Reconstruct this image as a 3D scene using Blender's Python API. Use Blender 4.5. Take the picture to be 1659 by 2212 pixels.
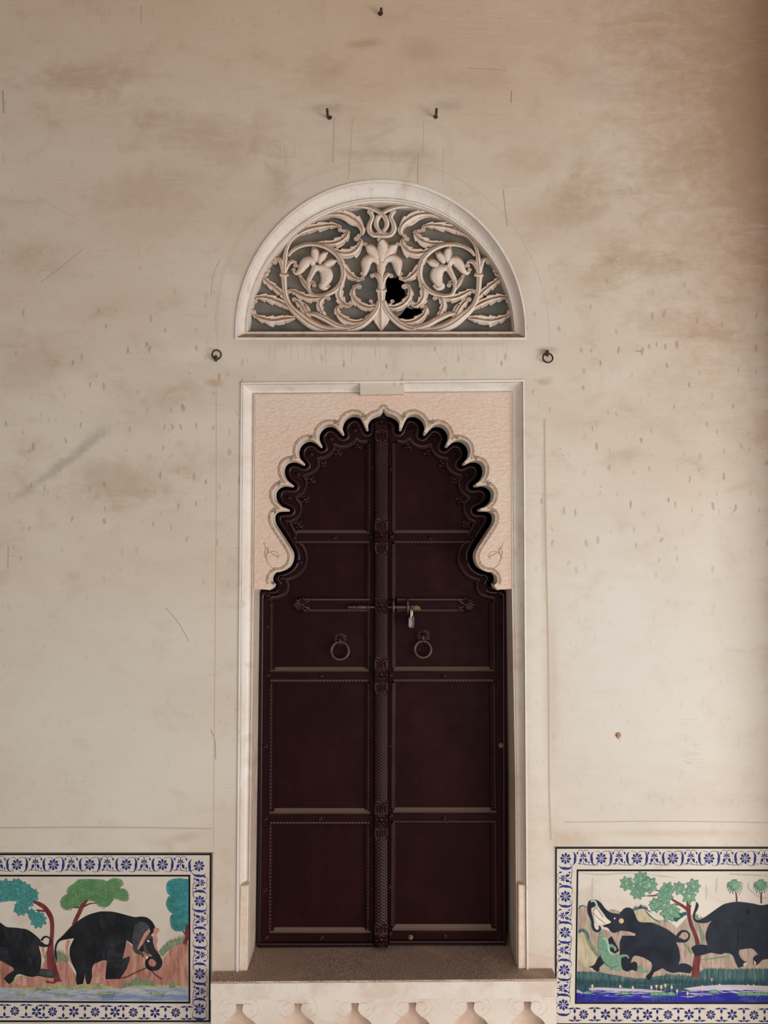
import bpy, bmesh, math, random
from math import sin, cos, pi, radians, hypot, atan2
from mathutils import Vector, Matrix
from mathutils.geometry import tessellate_polygon

for o in list(bpy.data.objects):
    bpy.data.objects.remove(o, do_unlink=True)
S = bpy.context.scene
COL = S.collection
R = random.Random(7)

# ------------------------------------------------------------------ camera
FPX, CX, CY = 1662.0, 829.5, 1106.0          # focal length and centre in photo pixels (1659 x 2212)
DIST, TILT, EYE = 3.0, math.atan(63 / 1662.0), 2.22
cam_data = bpy.data.cameras.new('camera')
cam_data.sensor_fit = 'VERTICAL'
cam_data.sensor_height = 36.0
cam_data.lens = FPX / 2212.0 * 36.0
cam = bpy.data.objects.new('camera', cam_data)
cam.location = (0, -DIST, EYE)
cam.rotation_euler = (pi / 2 + TILT, 0, 0)
COL.objects.link(cam)
S.camera = cam

# ------------------------------------------------------------------ light and exposure
world = bpy.data.worlds.new('sky')
S.world = world
world.use_nodes = True
wb = world.node_tree.nodes['Background']
wb.inputs[0].default_value = (0.95, 0.93, 0.90, 1)
wb.inputs[1].default_value = 0.22


def area(name, loc, target, sx, sy, power, col):
    d = bpy.data.lights.new(name, 'AREA')
    d.shape = 'RECTANGLE'
    d.size, d.size_y, d.energy, d.color = sx, sy, power, col
    o = bpy.data.objects.new(name, d)
    o.location = loc
    o.rotation_euler = (Vector(target) - Vector(loc)).to_track_quat('-Z', 'Y').to_euler()
    COL.objects.link(o)
    return o


area('courtyard_daylight', (4.4, -3.6, 0.8), (0.2, 0.0, 1.3), 2.6, 1.8, 176, (1.0, 0.995, 0.99))
area('open_arcade_daylight', (1.0, -5.6, 1.1), (0.2, 0.0, 1.0), 5.0, 2.0, 124, (1.0, 0.995, 0.99))
S.view_settings.view_transform = 'Standard'
S.view_settings.look = 'None'
S.view_settings.gamma = 1.0
S.view_settings.use_curve_mapping = False
S.view_settings.exposure = 0.0
S.cycles.max_bounces = 6

# ------------------------------------------------------------------ pixel <-> world on a depth plane
_ct, _st = cos(TILT), sin(TILT)


def P(px, py, Y=0.0):
    """point of the vertical plane y = Y that the photo shows at pixel (px, py)"""
    a, b = (px - CX) / FPX, -(py - CY) / FPX
    dy, dz = _ct - b * _st, _st + b * _ct
    t = (Y + DIST) / dy
    return Vector((a * t, Y, EYE + dz * t))


def PX(v):
    y, z = v[1] + DIST, v[2] - EYE
    f, u = y * _ct + z * _st, -y * _st + z * _ct
    return (CX + FPX * v[0] / f, CY - FPX * u / f)


UNIT = DIST / FPX                              # metres per photo pixel on the wall plane


def zm(x0, y0, s):
    """reads coordinates off an enlarged detail of the photo"""
    return lambda pts: [(x0 + p[0] / s, y0 + p[1] / s) + tuple(q / s for q in p[2:]) for p in pts]


# ------------------------------------------------------------------ curves
def cr(pts, n=8, closed=False):
    """Catmull-Rom samples of points of any dimension"""
    m = len(pts)
    if m < 3:
        a, b = pts[0], pts[-1]
        return [tuple(a[k] + (b[k] - a[k]) * i / n for k in range(len(a))) for i in range(n + 1)]
    out = []
    segs = m if closed else m - 1
    for i in range(segs):
        if closed:
            p0, p1, p2, p3 = pts[(i - 1) % m], pts[i], pts[(i + 1) % m], pts[(i + 2) % m]
        else:
            p1, p2 = pts[i], pts[i + 1]
            p0 = pts[i - 1] if i else tuple(2 * a - b for a, b in zip(p1, p2))
            p3 = pts[i + 2] if i + 2 < m else tuple(2 * b - a for a, b in zip(p1, p2))
        for j in range(n):
            t = j / n
            out.append(tuple(0.5 * (2 * b + (c - a) * t + (2 * a - 5 * b + 4 * c - d) * t * t + (3 * b - a - 3 * c + d) * t ** 3)
                             for a, b, c, d in zip(p0, p1, p2, p3)))
    if not closed:
        out.append(tuple(pts[-1]))
    return out


def soft(pts, n=3, corner=62):
    """closed outline with rounded runs between its sharp corners"""
    m = len(pts)
    sharp = []
    for i in range(m):
        a, b, c = pts[i - 1], pts[i], pts[(i + 1) % m]
        u, v = (b[0] - a[0], b[1] - a[1]), (c[0] - b[0], c[1] - b[1])
        ang = abs(math.degrees(atan2(u[0] * v[1] - u[1] * v[0], u[0] * v[0] + u[1] * v[1])))
        if ang > corner:
            sharp.append(i)
    if not sharp:
        return cr(pts, n, True)
    out = []
    for k, i in enumerate(sharp):
        j = sharp[(k + 1) % len(sharp)]
        if j <= i:
            j += m
        run = [pts[q % m][:2] for q in range(i, j + 1)]
        if len(run) < 3:
            out += run[:-1]
        else:
            q = cr(run, n)
            # keep close to the traced polygon
            lin_ = [tuple(run[s // n][t] + (run[min(len(run) - 1, s // n + 1)][t] - run[s // n][t]) * (s % n) / n for t in (0, 1)) for s in range(len(q))]
            out += [tuple(.65 * a[t] + .35 * b[t] for t in (0, 1)) for a, b in zip(q, lin_)][:-1]
    return out


def resample(pts, step):
    out = [tuple(pts[0][:2])]
    acc = 0.0
    for a, b in zip(pts, pts[1:]):
        l = hypot(b[0] - a[0], b[1] - a[1])
        if l == 0:
            continue
        d = step - acc
        while d <= l:
            out.append((a[0] + (b[0] - a[0]) * d / l, a[1] + (b[1] - a[1]) * d / l))
            d += step
        acc = (acc + l) % step
    out.append(tuple(pts[-1][:2]))
    return out


def normals(pts):
    out = []
    m = len(pts)
    for i in range(m):
        a, b = pts[max(0, i - 1)], pts[min(m - 1, i + 1)]
        tx, ty = b[0] - a[0], b[1] - a[1]
        l = hypot(tx, ty) or 1.0
        out.append((-ty / l, tx / l))
    return out


def offset(pts, d):
    """parallel curve at distance d (left/right by sign), corners rounded, loops trimmed away"""
    edges = []
    for a, b in zip(pts, pts[1:]):
        l = hypot(b[0] - a[0], b[1] - a[1])
        if l > 1e-9:
            edges.append((a, (-(b[1] - a[1]) / l, (b[0] - a[0]) / l)))
    cand = []
    for i, (p, n1) in enumerate(edges):
        n0 = edges[i - 1][1] if i else n1
        ang = atan2(n0[0] * n1[1] - n0[1] * n1[0], n0[0] * n1[0] + n0[1] * n1[1])
        k = max(1, int(abs(ang) / 0.22))
        for j in range(1, k + 1):
            t = ang * (j / k if k > 1 else 0.5)
            cand.append((p[0] + (n0[0] * cos(t) - n0[1] * sin(t)) * d, p[1] + (n0[0] * sin(t) + n0[1] * cos(t)) * d))
    cand.append((pts[-1][0] + edges[-1][1][0] * d, pts[-1][1] + edges[-1][1][1] * d))
    return [q for q in cand if all(hypot(q[0] - p[0], q[1] - p[1]) > abs(d) * 0.985 for p in pts)]


# ------------------------------------------------------------------ mesh builder
class MB:
    def __init__(self):
        self.v, self.f = [], []
        self.z = 0.0

    def add(self, vs, fs):
        n = len(self.v)
        self.v += [Vector(x) for x in vs]
        self.f += [tuple(i + n for i in f) for f in fs]

    def tri_fill(self, loops, flip=False):
        """loops of 3-D points (first outer, then holes), filled facing the camera"""
        vs = [Vector(p) for l in loops for p in l]
        tris = tessellate_polygon([[Vector((p[0], p[2], 0)) for p in l] for l in loops])
        fs = []
        for t in tris:
            a, b, c = (vs[i] for i in t)
            n = (b - a).cross(c - a)
            if (n.y > 0) != flip:
                t = (t[0], t[2], t[1])
            fs.append(tuple(t))
        self.add(vs, fs)

    def loft(self, rows, closed=False):
        """rows of equally many points; quads between neighbours"""
        n = len(rows[0])
        vs = [p for r in rows for p in r]
        fs = []
        for i in range(len(rows) - 1):
            for j in range(n if closed else n - 1):
                k = (j + 1) % n
                fs.append((i * n + j, i * n + k, (i + 1) * n + k, (i + 1) * n + j))
        self.add(vs, fs)

    def slab(self, outline, Y, depth, holes=(), back=False, chamfer=0.0):
        """plate whose front face is the pixel outline on plane Y, running straight back by depth"""
        loops = [[P(x, y, Y) for x, y in l] for l in [outline] + list(holes)]
        if chamfer:
            ins = []
            for l in loops[:1]:
                m = len(l)
                ar = sum(l[i].x * l[(i + 1) % m].z - l[(i + 1) % m].x * l[i].z for i in range(m))
                s = 1 if ar > 0 else -1
                q = []
                for i in range(m):
                    a, b, c = l[i - 1], l[i], l[(i + 1) % m]
                    e1, e2 = (b - a), (c - b)
                    n1 = Vector((-e1.z, 0, e1.x)).normalized() * s
                    n2 = Vector((-e2.z, 0, e2.x)).normalized() * s
                    nn = n1 + n2
                    k = max(0.35, nn.length_squared / 2)
                    q.append(b + nn * (chamfer / k / 1.0))
                ins.append(q)
            front = ins + loops[1:]
            self.tri_fill(front)
            low = [p + Vector((0, chamfer, 0)) for p in loops[0]]
            self.loft([ins[0], low], closed=True)
            self.loft([low, [p + Vector((0, depth, 0)) for p in loops[0]]], closed=True)
            rest = loops[1:]
        else:
            self.tri_fill(loops)
            rest = loops
        for l in rest:
            self.loft([l, [p + Vector((0, depth, 0)) for p in l]], closed=True)
        if back:
            self.tri_fill([[p + Vector((0, depth, 0)) for p in l] for l in loops], flip=True)

    def flat(self, outline, Y, holes=()):
        self.z += 8e-7                        # later brush marks lie over earlier ones
        Y -= self.z
        self.tri_fill([[P(x, y, Y) for x, y in l] for l in [outline] + list(holes)])

    def stroke(self, pts, Y, n=6, w=None):
        """flat painted line through (x, y, halfwidth)"""
        if w is not None:
            pts = [tuple(p[:2]) + (w,) for p in pts]
        q = cr(pts, n) if len(pts) > 2 else pts
        ns = normals(q)
        ys = []
        for _ in q:
            self.z += 2.5e-7
            ys.append(Y - self.z)
        self.loft([[P(p[0] + m[0] * p[2], p[1] + m[1] * p[2], y) for p, m, y in zip(q, ns, ys)],
                   [P(p[0] - m[0] * p[2], p[1] - m[1] * p[2], y) for p, m, y in zip(q, ns, ys)]])

    def strand(self, pts, Y, back, prof, hk=0.6, n=8, teeth=0, tooth=0.35, tside=0, hmax=1e9, smooth=True):
        """carved member through (x, y, halfwidth): PROF lists (u, h); height = h * min(hk * width, hmax)"""
        q = cr(pts, n) if (len(pts) > 2 and smooth) else pts
        ns = normals(q)
        rows = []
        m = len(q)
        for i, (p, nn) in enumerate(zip(q, ns)):
            w = max(p[2], 0.05)
            H = min(hk * w * UNIT, hmax)
            wl = wr = w
            if teeth:
                s = i / (m - 1)
                if s > 0.18:
                    k = 1 - tooth * ((s * teeth) % 1.0)
                    if tside <= 0:
                        wl = w * k
                    if tside >= 0:
                        wr = w * k
            row = []
            for u, h in prof:
                ww = wl if u < 0 else wr
                y = Y - h * H if h >= 0 else back
                row.append(P(p[0] + nn[0] * u * ww, p[1] + nn[1] * u * ww, y))
            rows.append(row)
        self.loft(rows)
        for r in (rows[0], rows[-1]):
            c = sum(r, Vector()) / len(r)
            k = len(self.v)
            self.v += [p.copy() for p in r] + [c]
            self.f += [(k + i, k + i + 1, k + len(r)) for i in range(len(r) - 1)]

    def dome(self, px, py, r, Y, h, back=None, n=14, m=5):
        rows = []
        for i in range(m + 1):
            a = pi / 2 * i / m
            rr = r * cos(a) if i < m else 0.02
            rows.append([P(px + rr * cos(2 * pi * j / n), py + rr * sin(2 * pi * j / n), Y - h * sin(a)) for j in range(n)])
        if back is not None:
            rows.insert(0, [P(px + r * cos(2 * pi * j / n), py + r * sin(2 * pi * j / n), back) for j in range(n)])
        self.loft(rows, closed=True)

    def volute(self, px, py, r, Y, h, back, n=16):
        """round scroll end: raised rim, sunk ring, raised eye"""
        rows = [[P(px + r * cos(2 * pi * j / n), py + r * sin(2 * pi * j / n), back) for j in range(n)]]
        for s, k in ((1, .1), (.95, .55), (.8, .95), (.66, .95), (.54, .55), (.44, .5), (.34, .85), (.18, 1.0), (.01, 1.02)):
            rows.append([P(px + r * s * cos(2 * pi * j / n), py + r * s * sin(2 * pi * j / n), Y - h * k) for j in range(n)])
        self.loft(rows, closed=True)

    def tube(self, path, r, n=8, caps=True):
        """round bar along 3-D points; r a number or one radius a point"""
        m = len(path)
        path = [Vector(p) for p in path]
        rr = r if isinstance(r, (list, tuple)) else [r] * m
        rows, up = [], None
        for i in range(m):
            t = (path[min(m - 1, i + 1)] - path[max(0, i - 1)]).normalized()
            if up is None:
                up = t.orthogonal().normalized()
            up = (up - t * up.dot(t)).normalized()
            sd = t.cross(up)
            rows.append([path[i] + (up * cos(2 * pi * j / n) + sd * sin(2 * pi * j / n)) * rr[i] for j in range(n)])
        self.loft(rows, closed=True)
        if caps:
            k = len(self.v)
            self.v += [p.copy() for p in rows[0]] + [p.copy() for p in rows[-1]]
            self.f += [tuple(range(k + n - 1, k - 1, -1)), tuple(range(k + n, k + 2 * n))]

    def torus(self, c, R_, r, tilt=0.0, yaw=0.0, n=28, m=10):
        rot = Matrix.Rotation(yaw, 3, 'Z') @ Matrix.Rotation(tilt, 3, 'X')
        rows = []
        for i in range(n + 1):
            a = 2 * pi * i / n
            rows.append([Vector(c) + rot @ Vector((cos(a) * (R_ + r * cos(b)), r * sin(b), sin(a) * (R_ + r * cos(b))))
                         for b in (2 * pi * j / m for j in range(m))])
        self.loft(rows, closed=True)

    def box(self, a, b):
        (x0, y0, z0), (x1, y1, z1) = a, b
        vs = [(x, y, z) for x in (x0, x1) for y in (y0, y1) for z in (z0, z1)]
        self.add(vs, [(0, 1, 3, 2), (4, 6, 7, 5), (0, 4, 5, 1), (2, 3, 7, 6), (0, 2, 6, 4), (1, 5, 7, 3)])

    def mesh(self, name, mat, smooth=0.0):
        me = bpy.data.meshes.new(name)
        me.from_pydata([tuple(v) for v in self.v], [], self.f)
        bm = bmesh.new()
        bm.from_mesh(me)
        bmesh.ops.remove_doubles(bm, verts=bm.verts, dist=1e-6)
        bmesh.ops.recalc_face_normals(bm, faces=bm.faces)
        bm.to_mesh(me)
        bm.free()
        me.materials.append(mat)
        if smooth:
            me.polygons.foreach_set('use_smooth', [True] * len(me.polygons))
            me.set_sharp_from_angle(angle=radians(smooth))
        return me

    def build(self, name, mat, parent=None, smooth=0.0):
        return link(name, self.mesh(name, mat, smooth), parent)


ROOT_LOC = {}


def link(name, data, parent=None, loc=None, rot=None):
    o = bpy.data.objects.new(name, data)
    COL.objects.link(o)
    if parent is not None:
        o.parent = parent
        off = ROOT_LOC.get(parent.name)
        if off is not None:
            o.matrix_parent_inverse = off
    if loc is not None:
        o.location = loc
    if rot is not None:
        o.rotation_euler = rot
    if loc is not None or rot is not None:
        # children of this object are given in world space too
        M = Matrix.Translation(Vector(loc or (0, 0, 0)))
        if rot is not None:
            M = M @ Matrix.Rotation(rot[1], 4, 'Y')
        ROOT_LOC[o.name] = M.inverted()
    return o


def root(name, loc, label=None, cat=None, kind=None, group=None):
    o = link(name, None, None, loc=tuple(loc))
    o.empty_display_size = 0.05
    return tag(o, label, cat, kind, group)


def tag(o, label=None, cat=None, kind=None, group=None):
    for k, v in (('label', label), ('category', cat), ('kind', kind), ('group', group)):
        if v:
            o[k] = v
    return o


# ------------------------------------------------------------------ materials
def lin(c):
    return tuple((x / 255 / 12.92) if x / 255 <= 0.04045 else ((x / 255 + 0.055) / 1.055) ** 2.4 for x in c) + (1.0,)


class NT:
    """small helper around a material's node tree"""

    def __init__(self, name, rough=0.7, metal=0.0, spec=0.4):
        self.m = bpy.data.materials.new(name)
        self.m.use_nodes = True
        self.t = self.m.node_tree
        self.b = self.t.nodes['Principled BSDF']
        self.b.inputs['Roughness'].default_value = rough
        self.b.inputs['Metallic'].default_value = metal
        self.b.inputs['Specular IOR Level'].default_value = spec
        self._co = None

    def n(self, typ, **kw):
        x = self.t.nodes.new(typ)
        for k, v in kw.items():
            setattr(x, k, v)
        return x

    def l(self, a, b):
        self.t.links.new(a, b)

    def co(self, scale=(1, 1, 1), rot=(0, 0, 0), loc=(0, 0, 0)):
        g = self.n('ShaderNodeNewGeometry')
        mp = self.n('ShaderNodeMapping')
        mp.inputs['Scale'].default_value = scale
        mp.inputs['Rotation'].default_value = rot
        mp.inputs['Location'].default_value = loc
        self.l(g.outputs['Position'], mp.inputs['Vector'])
        return mp.outputs[0]

    def noise(self, scale, detail=4, rough=0.55, vec=None, dist=0.0):
        x = self.n('ShaderNodeTexNoise')
        x.inputs['Scale'].default_value = scale
        x.inputs['Detail'].default_value = detail
        x.inputs['Roughness'].default_value = rough
        x.inputs['Distortion'].default_value = dist
        self.l(vec if vec is not None else self.co(), x.inputs['Vector'])
        return x.outputs['Fac']

    def ramp(self, fac, lo, hi, a=0.0, b=1.0):
        x = self.n('ShaderNodeMapRange')
        x.interpolation_type = 'SMOOTHSTEP'
        x.inputs['From Min'].default_value = lo
        x.inputs['From Max'].default_value = hi
        x.inputs['To Min'].default_value = a
        x.inputs['To Max'].default_value = b
        self.l(fac, x.inputs['Value'])
        return x.outputs[0]

    def math(self, op, a, b=None):
        x = self.n('ShaderNodeMath', operation=op)
        for i, q in enumerate((a, b)):
            if q is None:
                continue
            if isinstance(q, (int, float)):
                x.inputs[i].default_value = q
            else:
                self.l(q, x.inputs[i])
        return x.outputs[0]

    def mix(self, fac, a, b, mode='MIX'):
        x = self.n('ShaderNodeMix', data_type='RGBA', blend_type=mode)
        for i, q in ((0, fac), (6, a), (7, b)):
            if isinstance(q, (int, float)):
                x.inputs[i].default_value = q
            elif isinstance(q, tuple):
                x.inputs[i].default_value = q if len(q) == 4 else lin(q)
            else:
                self.l(q, x.inputs[i])
        return x.outputs[2]

    def bump(self, h, strength=0.3, dist=0.002):
        x = self.n('ShaderNodeBump')
        x.inputs['Strength'].default_value = strength
        x.inputs['Distance'].default_value = dist
        self.l(h, x.inputs['Height'])
        self.l(x.outputs[0], self.b.inputs['Normal'])

    def base(self, c):
        if isinstance(c, tuple):
            self.b.inputs['Base Color'].default_value = lin(c) if len(c) == 3 else c
        else:
            self.l(c, self.b.inputs['Base Color'])
        return self


_paint = {}


def paint(c1, c2=None, scale=60, stretch=(1, 1, 1), rough=0.55, worn=0.0, name='paint', c3=None):
    """brush-painted colour on plaster, drifting between two tones"""
    key = (c1, c2, scale, stretch, rough, worn, c3)
    if key in _paint:
        return _paint[key]
    t = NT('%s_%d' % (name, len(_paint)), rough, spec=0.18)
    c2 = c2 or tuple(min(255, int(x * 1.18) + 6) for x in c1)
    col = t.mix(t.ramp(t.noise(scale, 5, 0.65, t.co(stretch)), 0.35, 0.68), c1, c2)
    if c3:
        col = t.mix(t.ramp(t.noise(scale * .4, 5, 0.65, t.co((stretch[0], 1, stretch[2]), (0, 0, 0), (3, 1, 5)), .8), 0.5, 0.68, 0, .8), col, c3)
    if worn:
        col = t.mix(t.ramp(t.noise(230, 3, 0.6), 0.62, 0.72, 0, worn), col, (176, 160, 142))
    t.base(col)
    _paint[key] = t.m
    return t.m

# ------------------------------------------------------------------ plaster
def plaster(name, tones, blots=(), spots=True, fine=0.25, rough=0.75, dusty=None):
    t = NT(name, rough, spec=0.25)
    a, b, c = tones
    big = t.noise(1.3, 5, 0.6, t.co((1, 1, 1.6)), 0.4)
    mid = t.noise(5.5, 6, 0.62, t.co((1, 1, 1.25)), 0.6)
    col = t.mix(t.ramp(big, 0.36, 0.66), a, b)
    col = t.mix(t.ramp(mid, 0.50, 0.78, 0, 0.75), col, c)
    # broad trowel strokes
    trow = t.noise(3.2, 7, 0.72, t.co((1.0, 1.0, 3.4), (0, radians(24), 0)), 1.2)
    col = t.mix(t.ramp(trow, 0.55, 0.8, 0, 0.4), col, tuple(int(x * 0.86) for x in b))
    wob = t.math('ADD', t.math('MULTIPLY', t.noise(5.0, 6, 0.7, t.co((1, 1, 2.2), (0, radians(-18), 0)), 0.8), 0.6), t.math('MULTIPLY', t.noise(19.0, 6, 0.7), 0.4))
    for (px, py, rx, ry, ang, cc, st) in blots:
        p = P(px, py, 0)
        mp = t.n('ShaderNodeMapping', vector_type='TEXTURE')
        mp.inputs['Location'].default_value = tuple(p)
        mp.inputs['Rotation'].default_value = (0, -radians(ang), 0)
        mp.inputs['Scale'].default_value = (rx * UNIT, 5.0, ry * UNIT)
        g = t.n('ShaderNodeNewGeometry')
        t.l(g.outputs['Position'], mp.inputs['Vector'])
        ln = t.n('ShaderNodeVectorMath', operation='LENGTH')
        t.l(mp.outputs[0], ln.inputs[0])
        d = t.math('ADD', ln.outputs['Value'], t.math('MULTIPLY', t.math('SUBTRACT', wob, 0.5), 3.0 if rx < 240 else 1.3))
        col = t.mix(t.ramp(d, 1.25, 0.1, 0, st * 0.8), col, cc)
    if spots:
        # drip marks, longer than wide
        for sc, thr, gate, cc, st, sx in ((13.0, 0.17, 0.80, (148, 131, 115), 0.5, 0.42), (8.0, 0.15, 0.86, (146, 129, 114), 0.5, 0.36), (34.0, 0.06, 0.82, (104, 88, 74), 0.7, 0.9)):
            v = t.n('ShaderNodeTexVoronoi', voronoi_dimensions='2D')
            v.inputs['Scale'].default_value = sc
            co = t.co((1 / sx, 1, 1))
            sp = t.n('ShaderNodeSeparateXYZ')
            t.l(co, sp.inputs[0])
            cb = t.n('ShaderNodeCombineXYZ')
            wz = t.math('ADD', sp.outputs[0], t.math('MULTIPLY', t.noise(14, 2, 0.5), 0.10))
            t.l(wz, cb.inputs[0])
            t.l(sp.outputs[2], cb.inputs[1])
            t.l(cb.outputs[0], v.inputs['Vector'])
            s2 = t.n('ShaderNodeSeparateColor')
            t.l(v.outputs['Color'], s2.inputs[0])
            m = t.math('MULTIPLY', t.ramp(v.outputs['Distance'], thr, thr * 0.72), t.math('GREATER_THAN', s2.outputs[0], gate))
            m = t.math('MULTIPLY', m, t.ramp(s2.outputs[1], 0.0, 1.0, 0.2, 1.0))
            m = t.math('MULTIPLY', m, t.math('ADD', 0.25, t.math('MULTIPLY', t.ramp(sp.outputs[2], P(0, 1330).z, P(0, 1080).z), t.ramp(sp.outputs[2], P(0, 520).z, P(0, 760).z, 0, .9))))
            col = t.mix(t.math('MULTIPLY', m, st), col, cc)
        # hairline scratches
        for ang, thr in ((35, 0.018), (-62, 0.014)):
            v = t.noise(2.6, 2, 0.5, t.co((1.0, 1.0, 34.0), (0, radians(ang), 0)), 0.3)
            gate = t.ramp(t.noise(2.2, 3, 0.6, t.co((1, 1, 1), (0, 0, 0), (ang, 0, 3))), 0.6, 0.7)
            ln = t.ramp(t.math('ABSOLUTE', t.math('SUBTRACT', v, 0.5)), thr, 0.0)
            col = t.mix(t.math('MULTIPLY', t.math('MULTIPLY', ln, gate), 0.28), col, (122, 104, 90))
        for ang, thr in ((52, 0.02), (-38, 0.016), (80, 0.014)):
            v = t.noise(3.4, 3, 0.55, t.co((1.0, 1.0, 26.0), (0, radians(ang), 0), (7, ang, 1)), 0.5)
            gate = t.ramp(t.noise(2.8, 4, 0.65, t.co((1, 1, 1), (0, 0, 0), (ang, 4, 9))), 0.5, 0.62)
            ln = t.ramp(t.math('ABSOLUTE', t.math('SUBTRACT', v, 0.5)), thr, 0.0)
            col = t.mix(t.math('MULTIPLY', t.math('MULTIPLY', ln, gate), 0.3), col, (226, 214, 200))
        grain = t.noise(190, 3, 0.7)
        col = t.mix(t.ramp(grain, 0.64, 0.74, 0, 0.28), col, (120, 102, 88))
    if dusty:
        g = t.n('ShaderNodeNewGeometry')
        sp = t.n('ShaderNodeSeparateXYZ')
        t.l(g.outputs['Normal'], sp.inputs[0])
        f = t.math('MULTIPLY', t.ramp(sp.outputs[2], dusty[0], dusty[1]), t.ramp(t.noise(40, 4, 0.6), 0.25, 0.6, 0.55, 1.0))
        col = t.mix(f, col, dusty[2])
        col = t.mix(t.ramp(t.noise(24, 6, 0.75), 0.56, 0.75, 0, 0.45), col, dusty[2])
        col = t.mix(t.ramp(t.noise(170, 3, 0.65), 0.63, 0.72, 0, 0.55), col, tuple(int(x * .8) for x in dusty[2]))
        col = t.mix(t.ramp(t.noise(30, 5, 0.7, t.co((1, 1, .12))), 0.56, 0.75, 0, 0.3), col, dusty[2])
    t.base(col)
    h = t.math('ADD', t.math('MULTIPLY', t.noise(4, 5, 0.6), 2.2), t.noise(90, 4, 0.6))
    t.bump(h, fine, 0.0016)
    return t.m


TAN, OCH, GRY, PALE, BRN = (166, 138, 112), (158, 124, 84), (150, 146, 138), (226, 215, 202), (140, 110, 84)
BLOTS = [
    (830, 60, 1250, 330, 0, (196, 166, 138), .55), (1720, 260, 420, 760, 0, (160, 126, 100), 1.0), (1640, 20, 460, 240, 0, (166, 134, 110), .7), (250, 480, 500, 330, 0, (196, 170, 146), .35), (1250, 480, 300, 220, 20, (192, 166, 142), .3),  # broad browning paints the porch's shade into the wall's top and right
    (1380, 1500, 330, 440, 0, (214, 211, 203), .8), (200, 1560, 330, 400, 0, (213, 208, 198), .75), (1166, 1500, 30, 560, 0, (226, 216, 202), .5),
    (190, 165, 150, 42, 4, TAN, .55), (430, 290, 190, 60, -12, TAN, .4), (320, 410, 150, 55, 10, TAN, .35), (80, 560, 120, 60, 0, TAN, .3),
    (790, 95, 50, 14, 6, OCH, .5), (690, 150, 45, 60, 20, OCH, .3), (905, 110, 60, 30, 0, TAN, .35), (1010, 170, 130, 30, 0, TAN, .3),
    (710, 232, 60, 16, 0, (128, 112, 98), .4), (965, 226, 45, 18, 0, (128, 112, 98), .35), (822, 333, 110, 16, 0, OCH, .4),
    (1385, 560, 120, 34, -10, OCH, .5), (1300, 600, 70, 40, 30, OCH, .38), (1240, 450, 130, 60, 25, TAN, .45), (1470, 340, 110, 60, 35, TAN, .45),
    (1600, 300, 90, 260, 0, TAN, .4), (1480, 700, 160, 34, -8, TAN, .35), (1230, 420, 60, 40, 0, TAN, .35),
    (255, 1045, 150, 62, -6, TAN, .6), (60, 780, 120, 80, 0, TAN, .3), (320, 880, 160, 60, 10, TAN, .25),
    (125, 1010, 130, 13, 36, (148, 146, 140), .62), (200, 950, 60, 16, 36, (150, 147, 141), .5),
    (462, 826, 22, 11, 0, OCH, .6), (1176, 824, 24, 12, 0, OCH, .55), (1184, 756, 26, 10, 0, BRN, .6), (455, 785, 22, 20, 0, GRY, .2),
    (825, 742, 300, 10, 0, BRN, .4), (600, 390, 34, 80, 0, TAN, .4), (905, 345, 40, 60, 0, TAN, .25),
    (1190, 1480, 22, 190, 0, OCH, .3), (1175, 1120, 8, 190, 0, OCH, .4), (1240, 1812, 70, 26, 0, OCH, .3), (1450, 1800, 200, 10, 0, TAN, .3), (395, 1808, 50, 12, 10, TAN, .35),
    (470, 1240, 20, 260, 0, (214, 192, 172), .4), (1330, 1300, 120, 200, 0, (220, 214, 208), .4),
    (560, 770, 260, 34, 0, PALE, .4), (1100, 780, 70, 40, 0, PALE, .4), (500, 640, 30, 90, 15, PALE, .45), (1165, 600, 40, 90, -15, PALE, .45), (1290, 180, 90, 60, 0, (186, 172, 158), .4),
    (486, 2075, 26, 22, 0, (196, 160, 128), .4), (1168, 2080, 30, 26, 0, (204, 172, 146), .5),
]
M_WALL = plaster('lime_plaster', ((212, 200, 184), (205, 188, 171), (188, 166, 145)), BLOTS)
M_TRIM = plaster('whitewashed_stone', ((230, 222, 213), (221, 208, 197), (203, 180, 163)), (), False, 0.35, 0.6, (0.3, 0.75, (150, 120, 94)))
M_PINK = NT('brushed_pink_limewash', 0.75, spec=0.2)
_s = M_PINK.noise(46, 4, 0.6, M_PINK.co((1.0, 1.0, 2.2), (0, radians(10), 0)), 0.6)
_c = M_PINK.mix(M_PINK.ramp(M_PINK.noise(3, 5), 0.36, 0.66), (222, 200, 182), (222, 192, 174))
_c = M_PINK.mix(M_PINK.ramp(_s, 0.60, 0.85, 0, 0.35), _c, (196, 168, 148))
M_PINK.base(M_PINK.mix(M_PINK.ramp(M_PINK.noise(170, 3, 0.6), 0.66, 0.75, 0, 0.4), _c, (140, 112, 92)))
M_PINK.bump(_s, 0.8, 0.008)
M_PINK = M_PINK.m
t = NT('worn_stone_sill', 0.8, spec=0.2)
_c = t.mix(t.ramp(t.noise(230, 4, 0.75), 0.38, 0.66), (132, 110, 98), (212, 188, 172))
_c = t.mix(t.ramp(t.noise(5, 5, 0.65), 0.5, 0.72, 0, 0.8), _c, (198, 172, 150))
g = t.n('ShaderNodeNewGeometry')
_sp = t.n('ShaderNodeSeparateXYZ')
t.l(g.outputs['True Normal'], _sp.inputs[0])
_f = t.mix(t.ramp(t.noise(9, 6, 0.65), 0.38, 0.66), (226, 214, 202), (212, 194, 178))
_f = t.mix(t.ramp(t.noise(16, 5, 0.7, t.co((1.6, 1, 0.5))), 0.6, 0.75, 0, 0.55), _f, (168, 140, 116))
t.base(t.mix(t.ramp(_sp.outputs[2], 0.5, 0.7), _f, _c))
t.bump(t.noise(200, 4, 0.65), 0.6, 0.003)
M_SILL = t.m
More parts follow.
